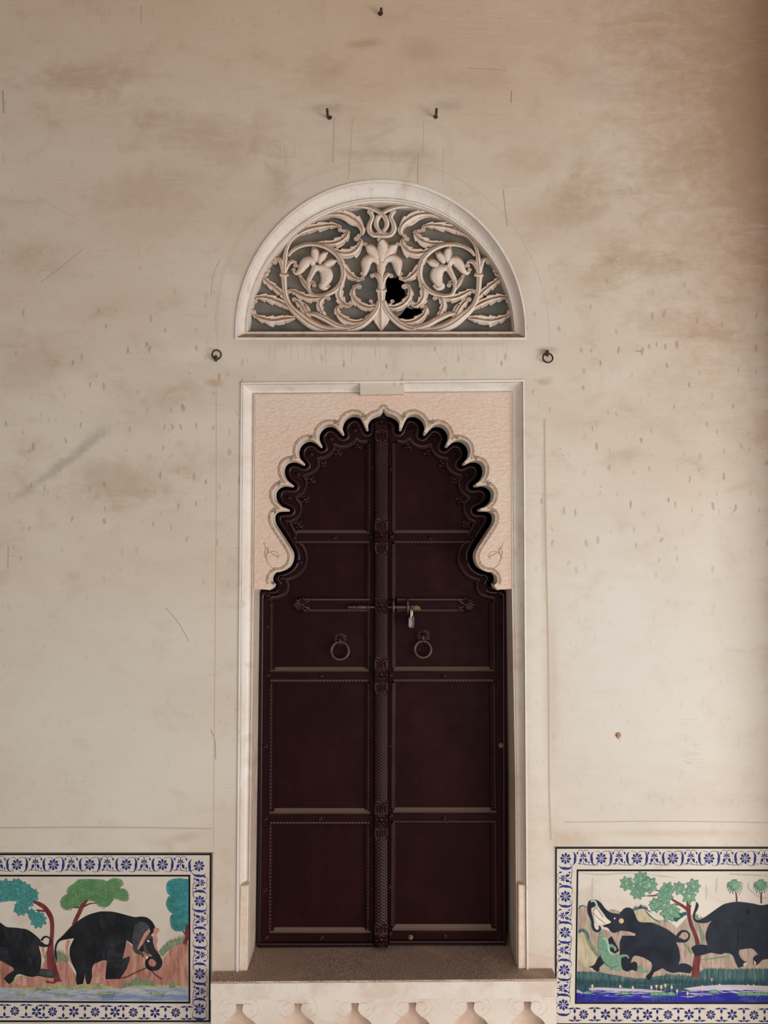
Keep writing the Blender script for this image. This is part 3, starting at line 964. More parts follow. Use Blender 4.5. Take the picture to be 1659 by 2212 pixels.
# name, profile, points (x, y, halfwidth in the enlarged detail), options, knobs (x, y, r)
V = {}
STR = [
 ('scroll_stem', STEM, [(1560, 1330, 26), (1530, 1420, 34), (1440, 1525, 40), (1330, 1595, 42), (1180, 1625, 42), (1010, 1618, 50), (870, 1565, 56), (750, 1478, 48), (655, 1390, 36), (610, 1300, 30), (592, 1210, 28), (586, 1120, 30), (582, 1070, 34)], {}, []),
 ('scroll_stem', STEM, [(585, 1050, 34), (590, 960, 36), (600, 860, 24), (622, 775, 20), (670, 690, 20), (760, 620, 26), (850, 580, 24)], {}, []),
 ('scroll_stem', STEM, [(628, 868, 14), (680, 805, 22), (770, 760, 24), (880, 745, 26), (990, 765, 30), (1090, 820, 32), (1165, 905, 32), (1194, 1010, 32), (1186, 1105, 30), (1130, 1195, 32), (1040, 1252, 28), (950, 1272, 24), (870, 1258, 22), (835, 1200, 22), (832, 1130, 24), (850, 1070, 22)], {}, []),
 ('scroll_stem', STEM, [(700, 655, 10), (790, 560, 14), (920, 475, 18), (1060, 405, 22), (1190, 370, 24), (1320, 355, 26), (1440, 365, 28), (1540, 405, 26), (1612, 465, 26), (1640, 540, 26), (1612, 600, 20), (1583, 625, 12)], {}, []),
 ('scroll_stem', STEM, [(1548, 455, 22), (1530, 520, 22), (1540, 580, 22), (1580, 618, 20), (1640, 640, 20)], {}, []),
 ('scroll_stem', STEM, [(1468, 420, 26), (1490, 470, 24), (1462, 540, 26), (1458, 600, 30), (1500, 650, 30), (1590, 660, 26), (1640, 658, 22)], {}, [(1468, 415, 34)]),
 ('scroll_stem', STEM, [(1260, 1606, 30), (1130, 1575, 34), (1010, 1510, 36), (900, 1462, 30), (815, 1450, 18)], {}, []),
 ('acanthus_leaf', LEAF, [(1050, 790, 18), (1120, 822, 34), (1210, 842, 52), (1290, 828, 62), (1345, 780, 46), (1372, 720, 26), (1345, 690, 16)], dict(teeth=4, tside=0), [(1326, 692, 28)]),
 ('acanthus_leaf', LEAF, [(890, 748, 16), (980, 742, 30), (1070, 742, 44), (1160, 716, 56), (1220, 668, 40), (1238, 626, 24), (1215, 605, 16)], dict(teeth=5, tside=0), [(1200, 612, 24)]),
 ('acanthus_leaf', LEAF, [(700, 665, 14), (790, 610, 40), (890, 578, 50), (1000, 560, 48), (1090, 553, 34), (1150, 566, 20), (1172, 590, 12)], dict(teeth=5, tside=0), [(1160, 600, 26)]),
 ('acanthus_leaf', LEAF, [(900, 508, 10), (1000, 458, 26), (1100, 436, 34), (1210, 445, 50), (1300, 490, 60), (1365, 545, 38), (1392, 610, 26), (1378, 655, 18)], dict(teeth=5, tside=-1), [(1350, 662, 24)]),
 ('acanthus_leaf', LEAF, [(1130, 870, 18), (1180, 950, 34), (1232, 1030, 46), (1290, 1085, 40), (1350, 1108, 24), (1388, 1100, 14)], dict(teeth=4, tside=0), [(1386, 1096, 24)]),
 ('acanthus_leaf', LEAF, [(1188, 1110, 20), (1160, 1190, 36), (1150, 1270, 46), (1178, 1335, 44), (1230, 1375, 28), (1275, 1372, 18)], dict(teeth=4, tside=0), [(1270, 1352, 30)]),
 ('acanthus_leaf', LEAF, [(1545, 1375, 16), (1460, 1398, 32), (1375, 1372, 46), (1310, 1310, 42), (1288, 1240, 30), (1308, 1185, 22), (1345, 1160, 16)], dict(teeth=5, tside=0), [(1352, 1180, 30)]),
 ('acanthus_leaf', LEAF, [(1520, 1420, 14), (1440, 1505, 26), (1340, 1548, 34), (1235, 1532, 46), (1160, 1482, 42), (1128, 1420, 30), (1150, 1375, 18)], dict(teeth=4, tside=0), [(1172, 1380, 26)]),
 ('acanthus_leaf', LEAF, [(905, 1602, 14), (852, 1545, 22), (815, 1470, 28), (775, 1395, 40), (730, 1340, 34), (692, 1315, 20)], dict(teeth=3, tside=0), [(690, 1312, 28)]),
 ('acanthus_leaf', LEAF, [(850, 1500, 12), (835, 1440, 24), (808, 1390, 26), (790, 1350, 8)], {}, []),
 ('acanthus_leaf', LEAF, [(1010, 1505, 16), (975, 1440, 30), (948, 1375, 40), (965, 1315, 38), (1010, 1280, 24), (1045, 1285, 12)], dict(teeth=4, tside=0), [(1040, 1300, 24)]),
 ('acanthus_leaf', LEAF, [(1040, 1262, 20), (960, 1290, 34), (870, 1302, 44), (780, 1280, 46), (700, 1238, 34), (640, 1215, 18)], dict(teeth=5, tside=0), [(632, 1232, 26)]),
 ('acanthus_leaf', LEAF, [(700, 1500, 16), (590, 1515, 44), (480, 1530, 58), (380, 1515, 44), (300, 1482, 26), (258, 1452, 16)], dict(teeth=5, tside=0), [(274, 1442, 30)]),
 ('acanthus_leaf', LEAF, [(660, 1410, 18), (580, 1362, 38), (490, 1322, 50), (400, 1295, 46), (320, 1290, 28), (278, 1312, 16)], dict(teeth=5, tside=0), [(290, 1330, 26)]),
 ('acanthus_leaf', LEAF, [(612, 1310, 16), (550, 1245, 34), (480, 1185, 42), (410, 1130, 36), (368, 1085, 20)], dict(teeth=4, tside=0), [(384, 1072, 22)]),
 ('leaf_curl', STEM, [(575, 1010, 24), (560, 945, 26), (540, 905, 26), (510, 890, 22), (488, 905, 16)], {}, [(492, 930, 28)]),
 ('leaf_curl', STEM, [(600, 1010, 22), (625, 955, 26), (655, 925, 26), (690, 925, 20), (712, 945, 14)], {}, [(704, 965, 26)]),
 ('leaf_curl', STEM, [(1560, 1400, 14), (1520, 1372, 16), (1480, 1352, 12)], {}, [(1474, 1330, 22)]),
 ('leaf_curl', STEM, [(395, 1060, 26), (420, 1040, 20)], {}, [(422, 1020, 26)]),
 ('lily_petal', PETAL, [(902, 935, 18), (908, 880, 44), (900, 815, 40), (880, 765, 10)], {}, []),
 ('lily_petal', PETAL, [(945, 945, 18), (965, 895, 42), (1000, 850, 36), (1035, 830, 8)], {}, []),
 ('lily_petal', PETAL, [(985, 975, 16), (1030, 950, 42), (1080, 928, 40), (1125, 918, 10)], {}, []),
 ('lily_petal', PETAL, [(888, 968, 22), (868, 920, 48), (822, 920, 56), (782, 965, 50), (752, 1015, 36), (712, 1042, 26), (680, 1025, 14)], {}, [(684, 1008, 22)]),
 ('lily_petal', PETAL, [(905, 1010, 22), (945, 990, 46), (1000, 1012, 62), (1022, 1075, 66), (1000, 1140, 48), (968, 1178, 34), (1010, 1198, 26), (1050, 1178, 12)], {}, [(1042, 1176, 20)]),
 ('lily_tube', STEM, [(915, 960, 40), (890, 1010, 34), (862, 1065, 28), (838, 1130, 20)], {}, []),
 ('leaf_curl', LEAF, [(835, 1215, 14), (800, 1160, 26), (772, 1110, 24), (752, 1075, 12)], {}, [(752, 1075, 20)]),
 ('leaf_curl', LEAF, [(838, 1190, 12), (850, 1150, 20), (880, 1135, 18), (908, 1150, 10)], {}, [(895, 1168, 24)]),
 ('lily_petal', PETAL, [(1560, 905, 20), (1520, 850, 46), (1475, 795, 54), (1428, 748, 20)], {}, [(1418, 745, 22)]),
 ('lily_petal', PETAL, [(1560, 960, 22), (1530, 905, 40), (1470, 890, 50), (1428, 930, 56), (1420, 990, 44), (1410, 1045, 28), (1395, 1075, 14)], {}, [(1385, 1048, 22)]),
 ('leaf_curl', STEM, [(1572, 1160, 22), (1558, 1100, 26), (1530, 1060, 26), (1500, 1045, 18)], {}, [(1488, 1070, 26)]),
]
CENT = [
 ('lily_petal', PETAL, [(1583, 930, 24), (1592, 860, 60), (1600, 780, 62), (1585, 715, 40), (1565, 690, 14)], {}, [(1562, 700, 26)]),
 ('lily_tube', PETAL, [(1580, 905, 8), (1580, 960, 44), (1580, 1020, 40), (1582, 1075, 26), (1582, 1130, 34), (1582, 1225, 40)], {}, []),
 ('stem_collar', STEM, [(1528, 1215, 20), (1582, 1222, 22), (1636, 1215, 20)], {}, []),
 ('spear_leaf', LEAF, [(1582, 1235, 46), (1582, 1330, 38), (1582, 1420, 52), (1582, 1490, 84), (1582, 1550, 70), (1582, 1600, 34), (1582, 1645, 4)], {}, []),
]


def carve(spec, mirror, k):
    name, prof, pts, op, knobs = spec
    q = ZF(pts)
    kn = [(490 + a / 4.74, 370 + b / 4.74, r / 4.74) for a, b, r in knobs]
    if mirror:
        q = [(2 * MIDX - p[0], p[1], p[2]) for p in q]
        kn = [(2 * MIDX - a, b, r) for a, b, r in kn]
    if prof is LEAF and name == 'acanthus_leaf':
        q = [(a, b, w * 1.16) for a, b, w in q]
    m = MB()
    dY = 0.0009 * (k % 5)
    hk = {'scroll_stem': 1.9, 'leaf_curl': 1.9, 'acanthus_leaf': 1.5, 'lily_petal': 1.5, 'lily_tube': 2.0, 'stem_collar': 3.2, 'spear_leaf': 1.3}[name]
    o = dict(op)
    if mirror and 'tside' in o:
        o['tside'] = -o['tside']
    m.strand(q, YT - dY, YK, prof, hk, 14 if prof is LEAF else 8, hmax=0.020, **o)
    for a, b, r in kn:
        m.volute(a, b, r * .98, YT - dY - 0.004, 0.010, YK)
    part = m.build(name, M_CARVE, win, 50)
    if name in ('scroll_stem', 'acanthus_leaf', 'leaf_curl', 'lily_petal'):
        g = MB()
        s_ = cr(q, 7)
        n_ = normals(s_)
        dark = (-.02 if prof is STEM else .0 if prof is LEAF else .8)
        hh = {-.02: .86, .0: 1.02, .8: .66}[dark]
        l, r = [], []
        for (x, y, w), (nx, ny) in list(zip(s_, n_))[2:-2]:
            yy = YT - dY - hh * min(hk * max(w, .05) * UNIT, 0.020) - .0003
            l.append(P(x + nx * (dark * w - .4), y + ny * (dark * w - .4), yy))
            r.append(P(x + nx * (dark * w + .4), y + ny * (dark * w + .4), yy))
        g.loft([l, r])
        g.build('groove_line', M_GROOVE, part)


for k, sp in enumerate(STR):
    carve(sp, False, k)
    carve(sp, True, k + 2)
for k, sp in enumerate(CENT):
    carve(sp, False, k + 4)
for s in (1, -1):
    m = MB()
    x0 = 614.0 if s == 1 else 2 * MIDX - 614.0
    m.strand([(x0 - 9.5, 592.5, 4.6), (x0, 594, 5.0), (x0 + 9.5, 592.5, 4.6)], YT - 0.004, YK, STEM, 2.6, 6, hmax=0.02)
    m.build('stem_collar', M_CARVE, win, 50)

# ------------------------------------------------------------------ double door
t = NT('maroon_painted_wood', 0.5, spec=0.04)
_c = t.mix(t.ramp(t.noise(4, 6, 0.65, t.co((1, 1, 0.6))), 0.4, 0.72), (34, 13, 14), (43, 18, 19))
_c = t.mix(t.ramp(t.noise(16, 7, 0.75, t.co((1.4, 1, 0.7))), 0.62, 0.84, 0, 0.28), _c, (74, 54, 49))
_c = t.mix(t.ramp(t.noise(260, 2, 0.5), 0.68, 0.76, 0, 0.3), _c, (86, 64, 56))
g = t.n('ShaderNodeNewGeometry')
_sp = t.n('ShaderNodeSeparateXYZ')
t.l(g.outputs['Normal'], _sp.inputs[0])
_d = t.math('MULTIPLY', t.ramp(_sp.outputs[2], 0.30, 0.85), t.ramp(t.noise(30, 4, 0.6), 0.25, 0.6, 0.5, 0.9))
t.base(t.mix(_d, _c, (104, 86, 75)))                       # dust lies on what faces up
t.l(t.ramp(t.noise(20, 5, 0.6), 0.3, 0.7, 0.45, 0.62), t.b.inputs['Roughness'])
t.bump(t.noise(60, 6, 0.6, t.co((2.2, 1, 0.3))), 0.16, 0.001)
M_WOOD = t.m
t = NT('maroon_carved_wood', 0.40, spec=0.16)
_c = t.mix(t.ramp(t.noise(9, 6, 0.65), 0.4, 0.7), (36, 13, 15), (48, 21, 22))
g = t.n('ShaderNodeNewGeometry')
_sp = t.n('ShaderNodeSeparateXYZ')
t.l(g.outputs['Normal'], _sp.inputs[0])
t.base(t.mix(t.ramp(_sp.outputs[2], 0.15, 0.8, 0, 0.85), _c, (118, 98, 86)))
M_CWOOD = t.m
M_BEAD = NT('rubbed_maroon_bead', 0.34, spec=0.32).base((38, 13, 16)).m
M_IRON = NT('dark_painted_iron', 0.38, 0.35, 0.5).base((74, 54, 50)).m
M_STEEL = NT('bare_steel', 0.28, 0.9, 0.5).base((150, 140, 134)).m

YD, YF = 0.176, 0.162          # panel plane, face of stiles and rails
DM = 826.5                     # middle between the two leaves
POST = 823.8


def dmir(p):
    return [(2 * DM - q[0],) + tuple(q[1:]) for q in p]


# outline of the opening in the door's plane, left half, top to bottom
half = ARCH_BACK[:len(ARCH_L)]
half = [q for q in half if q[0] > 500]
arcL = resample(half[::-1], 2.0)                           # apex down to the foot of the arch
ZI1 = zm(530, 1240, 1491 / 310.0)
scal = [[(1300, 682), (1262, 690), (1225, 684), (1190, 660)], [(1190, 660), (1160, 698), (1120, 724), (1070, 738), (1020, 732), (984, 714)], [(984, 714), (970, 765), (940, 805), (890, 838), (824, 850)],
        [(824, 850), (832, 900), (812, 945), (770, 985), (690, 1020)], [(690, 1020), (712, 1065), (706, 1120), (680, 1175), (612, 1230)], [(612, 1230), (652, 1275), (662, 1330), (640, 1395), (608, 1430), (556, 1456)],
        [(556, 1456), (575, 1495), (600, 1545), (618, 1580)]]
scal2 = [[(640, 1645), (682, 1690), (708, 1745), (716, 1810), (706, 1860), (672, 1925), (610, 1980), (520, 2010)], [(520, 2010), (540, 2055), (530, 2110), (500, 2150), (440, 2172), (388, 2178), (372, 2200)]]


def joined(ls):
    o = []
    for l in ls:
        o += cr(Z3(l), 7)[:-1]
    return o + [Z3(ls[-1][-1:])[0]]


SC1, SC2 = joined(scal), joined(scal2)
BUDS = Z3([(1205, 722), (1016, 782), (870, 898), (762, 1052), (703, 1242), (645, 1478)])
STUDS_A = Z3([(1175, 570), (948, 652), (758, 797), (632, 990), (548, 1215), (522, 1440), (655, 1832), (478, 1985), (345, 2150)])


def rope(m, a, b, hw, Y, h, pitch, slant=0.8, phase=0.0):
    """twisted rope moulding from pixel a to pixel b"""
    L = hypot(b[0] - a[0], b[1] - a[1])
    n = max(4, int(L / pitch * 6))
    dx, dy = (b[0] - a[0]) / L, (b[1] - a[1]) / L
    rows = []
    us = (-1, -.75, -.4, 0, .4, .75, 1)
    for i in range(n + 1):
        s = L * i / n
        r = []
        for u in us:
            k = 0.5 + 0.5 * sin(2 * pi * (s / pitch + slant * u * 0.5) + phase)
            hh = h * (1 - u * u) * (0.45 + 0.55 * k) if abs(u) < 1 else 0
            r.append(P(a[0] + dx * s - dy * u * hw, a[1] + dy * s + dx * u * hw, Y - hh))
        rows.append(r)
    m.loft(rows)


def rope_path(m, pts, hw, Y, h, pitch):
    q = resample(pts, pitch / 5)
    ns = normals(q)
    rows = []
    for i, (p, nn) in enumerate(zip(q, ns)):
        r = []
        for u in (-1, -.7, -.35, 0, .35, .7, 1):
            k = 0.5 + 0.5 * sin(2 * pi * (i / 5 + 0.45 * u))
            r.append(P(p[0] + nn[0] * u * hw, p[1] + nn[1] * u * hw, Y - (h * (1 - u * u) * (.55 + .45 * k))))
        rows.append(r)
    m.loft(rows)


def stud_mesh():
    m = MB()
    rows = []
    for r, y in ((5.6, 0.0), (5.4, -.0022), (4.4, -.003), (4.0, -.004), (3.4, -.0082), (2.2, -.0108), (0.9, -.012), (0.05, -.0122)):
        rows.append([Vector((r * UNIT * cos(2 * pi * j / 14), y, r * UNIT * sin(2 * pi * j / 14))) for j in range(14)])
    m.loft(rows, closed=True)
    return m.mesh('stud', M_BEAD, 45)


def bud_mesh():
    """four-leaved carved bud"""
    m = MB()
    for k in range(4):
        a = pi / 4 + k * pi / 2
        rows = []
        for i in range(7):
            s = i / 6
            w = (0.6 + 4.4 * sin(pi * min(1, s * .62 + .12))) * (1 if s < .75 else (1 - (s - .75) * 3.4))
            h = 0.010 * sin(pi * (0.15 + .7 * s)) + 0.002
            c = (1.0 + 8.5 * s)
            row = []
            for u, hh in ((-1, 0), (-.5, .8), (0, .55), (.5, .8), (1, 0)):
                x, z = c * cos(a) - u * w * sin(a) * .8, c * sin(a) + u * w * cos(a) * .8
                row.append(Vector((x * UNIT, -h * hh, z * UNIT)))
            rows.append(row)
        m.loft(rows)
    rows = []
    for r, y in ((3.2, -.004), (2.8, -.012), (1.5, -.0155), (.05, -.0165)):
        rows.append([Vector((r * UNIT * cos(2 * pi * j / 10), y, r * UNIT * sin(2 * pi * j / 10))) for j in range(10)])
    m.loft(rows, closed=True)
    for v in m.v:
        v *= 1.3
    return m.mesh('carved_bud', M_CWOOD, 60)


def relief_disc(m, cx, cy, r, Y, fn, n=36, k=9, sx=1.0):
    rows = []
    for i in range(k + 1):
        s = max(0.02, i / k)
        rows.append([P(cx + r * s * cos(2 * pi * j / n) * sx, cy + r * s * sin(2 * pi * j / n), Y - fn(s, 2 * pi * j / n)) for j in range(n)])
    m.loft(rows, closed=True)


ME_STUD, ME_BUD = stud_mesh(), bud_mesh()


def stud(px, py, par, Y=YF, mat=None):
    me = ME_STUD
    if mat:
        me = ME_STUD.copy()
        me.materials.clear()
        me.materials.append(mat)
    return link('stud', me, par, loc=P(px, py, Y))


def strip(m, rows):
    m.loft([[P(x, y, Y) for x, y in pts] for pts, Y in rows])


class Leaf:
    pass


L = Leaf()
L.name, L.mir = 'door_1', False
L.xo = lambda y: lx(y, 562, 556, 1290, 2047)            # outer edge, outer edge of the panels, panel right, end of moulding
L.xp = lambda y: lx(y, 594, 591, 1300, 2010)
L.xs = lambda y: lx(y, 582, 579, 1300, 2010)
L.xi = lambda y: lx(y, 789, 786, 1000, 2010)
L.xm = lambda y: lx(y, 801, 804, 1000, 2010)
L.rails = [(1145, 1154, 1168.5, 1175, 634, 802), (1440.6, 1454, 1467.6, 1475, 580, 800), (1745.6, 1762, 1775, 1781.5, 579, 803)]
L.bot = (2002.8, 2020, 2033, 2047)
Rr = Leaf()
Rr.name, Rr.mir = 'door_2', True
Rr.xo = lambda y: lx(y, 1093, 1094, 1290, 2047)
Rr.xp = lambda y: lx(y, 1057, 1062, 1300, 2010)
Rr.xs = lambda y: lx(y, 1070, 1075, 1300, 2010)
Rr.xi = lambda y: lx(y, 857, 855, 1000, 2010)
Rr.xm = lambda y: lx(y, 846, 844, 1000, 2010)
Rr.rails = [(1145, 1154, 1168.5, 1175, 1020, 847), (1440, 1453, 1467, 1475, 1070, 846), (1744, 1759.5, 1773, 1778, 1075, 845)]
Rr.bot = (1996, 2016, 2028, 2042)
LABELS = {'door_1': 'left leaf of the maroon carved double door with the scaled centre post', 'door_2': 'right leaf of the maroon carved double door carrying the padlocked bolt'}


def build_leaf(F):
    side = -1 if F.mir else 1
    M_ = dmir if F.mir else (lambda p: list(p))
    bot = F.bot[3]
    D = root(F.name, P(F.xo(bot), bot, YD), LABELS[F.name], kind='structure')
    arc = M_(arcL)
    mid = POST - side * 0.5
    arc = [q for q in arc if (q[0] - mid) * side < 0]
    edge = offset(arc, 3.6)
    if sum(1 for q in edge if hypot(q[0] - DM, q[1] - 1100) > 1) and hypot(edge[40][0] - DM, edge[40][1] - 1100) > hypot(arc[40][0] - DM, arc[40][1] - 1100):
        edge = offset(arc, -3.6)
        ds = -1
    else:
        ds = 1
    foot = [q for q in edge if q[1] < 1268]
    outline = [(mid, foot[0][1])] + foot + [(F.xo(1280) , 1279), (F.xo(bot), bot), (mid, bot)]
    m = MB()
    m.slab(outline, YD, 0.03)
    m.build('panel_board', M_WOOD, D)
    # rolled bead along the arched head, the side and the bottom
    b1 = [q for q in offset(arc, ds * 9.2) if q[1] < 1262]
    end = b1[-1]
    bead = [(x, y, 5.6) for x, y in resample(b1, 2.5)]
    tail = cr([(end[0], end[1]), (end[0] - side * 2, end[1] + 10), (end[0] - side * 10, 1279), (F.xo(1290) + side * 9, 1282), (F.xo(1290) + side * 4.6, 1292)], 5)[1:]
    BEAD = [(-1, -1), (-1, .1), (-.8, .55), (-.4, .92), (0, 1), (.4, .92), (.8, .55), (1, .1), (1, -1)]
    m = MB()
    m.strand(bead + [(x, y, 5.0) for x, y in tail], YD - 0.004, YD + .01, BEAD, 1.1, smooth=False)
    m.build('head_bead', M_BEAD, D, 60)
    m = MB()
    m.strand([(F.xo(1284) + side * 4.6, 1284, 4.6), (F.xo(1700) + side * 4.8, 1700, 4.8), (F.xo(bot) + side * 5, bot, 5)], YD - 0.004, YD + .01, BEAD, 1.1)
    m.build('side_bead', M_BEAD, D, 60)
    m = MB()
    yb = bot - 6.3
    m.strand([(F.xo(bot) + side * 3, yb, 6.3), (mid - side * 17, yb, 6.3)], YD - 0.006, YD + .01, BEAD, 1.2)
    m.build('bottom_bead', M_BEAD, D, 60)
    # flat border between the bead and the scalloped moulding, down into the stile
    s1, s2 = M_(SC1), M_(SC2)
    o1 = [q for q in offset(arc, ds * 13) if q[1] < 1258 and (mid - q[0]) * side > 21]
    inn = [(F.xm(950), s1[0][1])] + s1 + s2 + [(F.xp(1310), s2[-1][1] + 6), (F.xp(1600), 1600), (F.xp(2000), F.bot[0] + 20)]
    outp = [(F.xm(950), o1[0][1])] + o1 + [(o1[-1][0] - side * 8, 1288), (F.xo(1300) + side * 8, 1293), (F.xo(bot) + side * 8.5, bot - 12), (F.xp(2000), bot - 12)]
    m = MB()
    m.slab(outp + inn[::-1], YF, 0.02)
    m.build('cusped_border', M_WOOD, D)
    for nm, path in (('scallop_moulding', s1), ('scallop_moulding', s2)):
        m = MB()
        rope_path(m, path, 4.2, YF - 0.001, 0.007, 4.6)
        q = resample(path, 3)
        strip(m, [(offset(q, 0.01)[:len(q)], YF)]) if False else None
        m.build(nm, M_CWOOD, D, 60)
    ys = [s2[-1][1] + 4] + [r[0] for r in F.rails[1:]] + [F.bot[0]]
    # outer side moulding of the lower panels
    tops = [s2[-1][1] + 4, F.rails[1][3], F.rails[2][3]]
    bots = [F.rails[1][0] + 4, F.rails[2][0] + 4, F.bot[0] + 6]
    for a, b in zip(tops, bots):
        m = MB()
        strip(m, [([(F.xs(a) + side * 7, a), (F.xs(b) + side * 7, b)], YF - 0.001), ([(F.xp(a) + side * 1.5, a), (F.xp(b) + side * 1.5, b)], YD - 0.001)])
        rope(m, (F.xs(a) + side * 3.5, a), (F.xs(b) + side * 3.5, b), 3.8, YF - .001, .006, 7.5 if not F.mir else 5.5)
        m.build('side_moulding', M_CWOOD, D, 60)
    # mouldings along the meeting stile
    tops = [s1[0][1] + 3, F.rails[0][3], F.rails[1][3], F.rails[2][3]]
    bots = [F.rails[0][0] + 4, F.rails[1][0] + 4, F.rails[2][0] + 4, F.bot[0] + 6]
    for a, b in zip(tops, bots):
        m = MB()
        xi = lambda y: F.xi(y)
        dirn = 1 if F.xm(a) > F.xi(a) else -1
        strip(m, [([(xi(a), a), (xi(b), b)], YD - .001), ([(xi(a) + dirn * 5, a), (xi(b) + dirn * 5, b)], YF), ([(xi(a) + dirn * 6, a), (xi(b) + dirn * 6, b)], YF)])
        rope(m, (xi(a) + dirn * 8.5, a), (xi(b) + dirn * 8.5, b), 3.4, YF - .001, .006, 7.5 if not F.mir else 5.5, 0.9)
        m.build('stile_moulding', M_CWOOD, D, 60)
    m = MB()
    dirn = 1 if F.xm(1200) > F.xi(1200) else -1
    m.slab([(F.xi(930) + dirn * 10, 915), (F.xm(930) + dirn * 5, 905), (F.xm(2040) + dirn * 4, bot - 10), (F.xi(2040) + dirn * 10, bot - 10)], YF + .001, .015)
    m.build('meeting_stile', M_WOOD, D)
    # rails
    for (l0, f0, f1, l1, xa, xb) in F.rails:
        if xa > xb:
            xa, xb = xb, xa
        m = MB()
        m.slab([(xa, f0 - 1), (xb, f0 - 1), (xb, f1 + 1), (xa, f1 + 1)], YF - .0015, .015)
        rail = m.build('rail', M_WOOD, D)
        m = MB()
        e0, e1 = 7, 6
        lh = (f0 - l0)
        strip(m, [([(xa + e0, l0), (xb - e1, l0)], YD - .001), ([(xa + e0, l0 + lh * .22), (xb - e1, l0 + lh * .22)], YD - .007), ([(xa + 4, l0 + lh * .42), (xb - 4, l0 + lh * .42)], YD - .012),
                  ([(xa + 3, l0 + lh * .5), (xb - 3, l0 + lh * .5)], YF)])
        m.build('ledge_moulding', M_CWOOD, rail, 30)
        m = MB()
        rope(m, (xa + 3, l0 + lh * .75), (xb - 3, l0 + lh * .75), lh * .27, YF - .0005, .0075, 9.5 if not F.mir else 6.0, 0.9)
        m.build('rope_moulding', M_CWOOD, rail, 60)
        m = MB()
        rope(m, (xa + 4, (f1 + l1) / 2 + .5), (xb - 4, (f1 + l1) / 2 + .5), (l1 - f1) * .5, YF - .0005, .007, 7.0, -0.9)
        strip(m, [([(xa + 5, l1 - 1), (xb - 5, l1 - 1)], YF), ([(xa + 6, l1 + 1), (xb - 6, l1 + 1)], YD)])
        m.build('rope_moulding', M_CWOOD, rail, 60)
    l0, f0, f1, l1 = F.bot
    xa, xb = sorted((F.xs(2020), F.xm(2020)))
    m = MB()
    m.slab([(xa - 2, f0 - 1), (xb + 2, f0 - 1), (xb + 2, f1 + 1), (xa - 2, f1 + 1)], YF - .0015, .015)
    rail = m.build('rail', M_WOOD, D)
    lh = f0 - l0
    m = MB()
    strip(m, [([(xa + 9, l0), (xb - 8, l0)], YD - .001), ([(xa + 8, l0 + lh * .2), (xb - 7, l0 + lh * .2)], YD - .007), ([(xa + 4, l0 + lh * .42), (xb - 4, l0 + lh * .42)], YD - .012), ([(xa + 3, l0 + lh * .5), (xb - 3, l0 + lh * .5)], YF)])
    m.build('ledge_moulding', M_CWOOD, rail, 30)
    m = MB()
    rope(m, (xa + 3, l0 + lh * .76), (xb - 3, l0 + lh * .76), lh * .27, YF - .0005, .0075, 5.6, 0.9)
    m.build('rope_moulding', M_CWOOD, rail, 60)
    # buds and studs of the arched border
    for p in M_(BUDS):
        link('carved_bud', ME_BUD, D, loc=P(p[0], p[1], YD - .002), rot=(0, R.uniform(-.3, .3), 0))
    for p in M_(STUDS_A):
        stud(p[0], p[1], D)
    return D


DL, DR = build_leaf(L), build_leaf(Rr)
for p in ((634.5, 1161.5), (721.5, 1161.7), (803, 1159.5), (578, 1459), (693, 1460), (801, 1456), (573, 1769), (690.6, 1768.5), (804, 1764), (575, 2026), (693.7, 2026), (800, 2024), (578, 1353), (573.6, 1612), (571.7, 1923), (804.5, 1010), (805.5, 1608), (804.5, 1918)):
    stud(p[0], p[1], DL)
RUSTY = paint((116, 84, 58), (146, 112, 84), 300)
for p in ((928.5, 1162), (844, 1159), (1021, 1159.5), (957.6, 1460), (842, 1458), (1074, 1460), (958, 1768), (842.5, 1763), (1079, 1770), (959.5, 2023.6), (1076, 2027), (842, 2017), (1076, 1353), (1080, 1926), (841, 1610), (841.5, 1915), (844, 1013)):
    stud(p[0], p[1], DR)
for p in ((887, 2024.5), (1082, 1610)):
    stud(p[0], p[1], DR, mat=RUSTY)['label'] = 'rust-brown stud'

# carved centre post, fixed to the left leaf
YP = 0.150
xc = lambda y: lx(y, 824.6, 823.4, 905, 2047)
m = MB()
rows = []
y, pitch = 896.0, 7.0
us = [-1 + 2 * i / 30 for i in range(31)]
nst = int((2047 - 896) / (pitch / 6))
for i in range(nst + 1):
    y = 896 + (2047 - 896) * i / nst
    r = []
    for u in us:
        basis = 0.016 * math.sqrt(max(0, 1 - (u * 0.94) ** 2))
        cell = math.floor(u * 2.5 + .5)
        c = u * 2.5 - cell
        ph = (y / pitch + 0.5 * (cell % 2) - 1.6 * c * c) % 1.0
        sc = 0.0042 * (1 - ph) if False else 0.0042 * ph
        r.append(P(xc(y) + u * 14.6, y, YP - basis - sc))
    r.insert(0, P(xc(y) - 14.7, y, 0.18))
    r.append(P(xc(y) + 14.7, y, 0.18))
    rows.append(r)
m.loft(rows)
post = m.build('centre_post', M_CWOOD, DL, 70)
CS = [(-1, -1), (-1, .2), (-.6, .8), (-.1, 1), (.4, .7), (1, .2), (1, -1)]


def block(y0, y1, flower=True):
    m = MB()
    x0, x1 = xc(y0) - 14.8, xc(y0) + 14.8
    m.slab([(x0, y0), (x1, y0), (x1, y1), (x0, y1)], YP - .018, .045, chamfer=.002)
    cy, r = (y0 + y1) / 2, (y1 - y0) / 2 - 1.5
    if flower:
        relief_disc(m, xc(cy), cy, min(r, 13), YP - .0175, lambda s, a: 0.0065 * max(0, cos(a * 6)) ** 0.6 * sin(pi * min(1, max(0, (s - .42) / .58))) + (0.011 * math.sqrt(max(0, 1 - (s / .4) ** 2)) if s < .4 else 0), 72, 14)
    b = m.build('rosette_block', M_WOOD, post, 45)
    return b


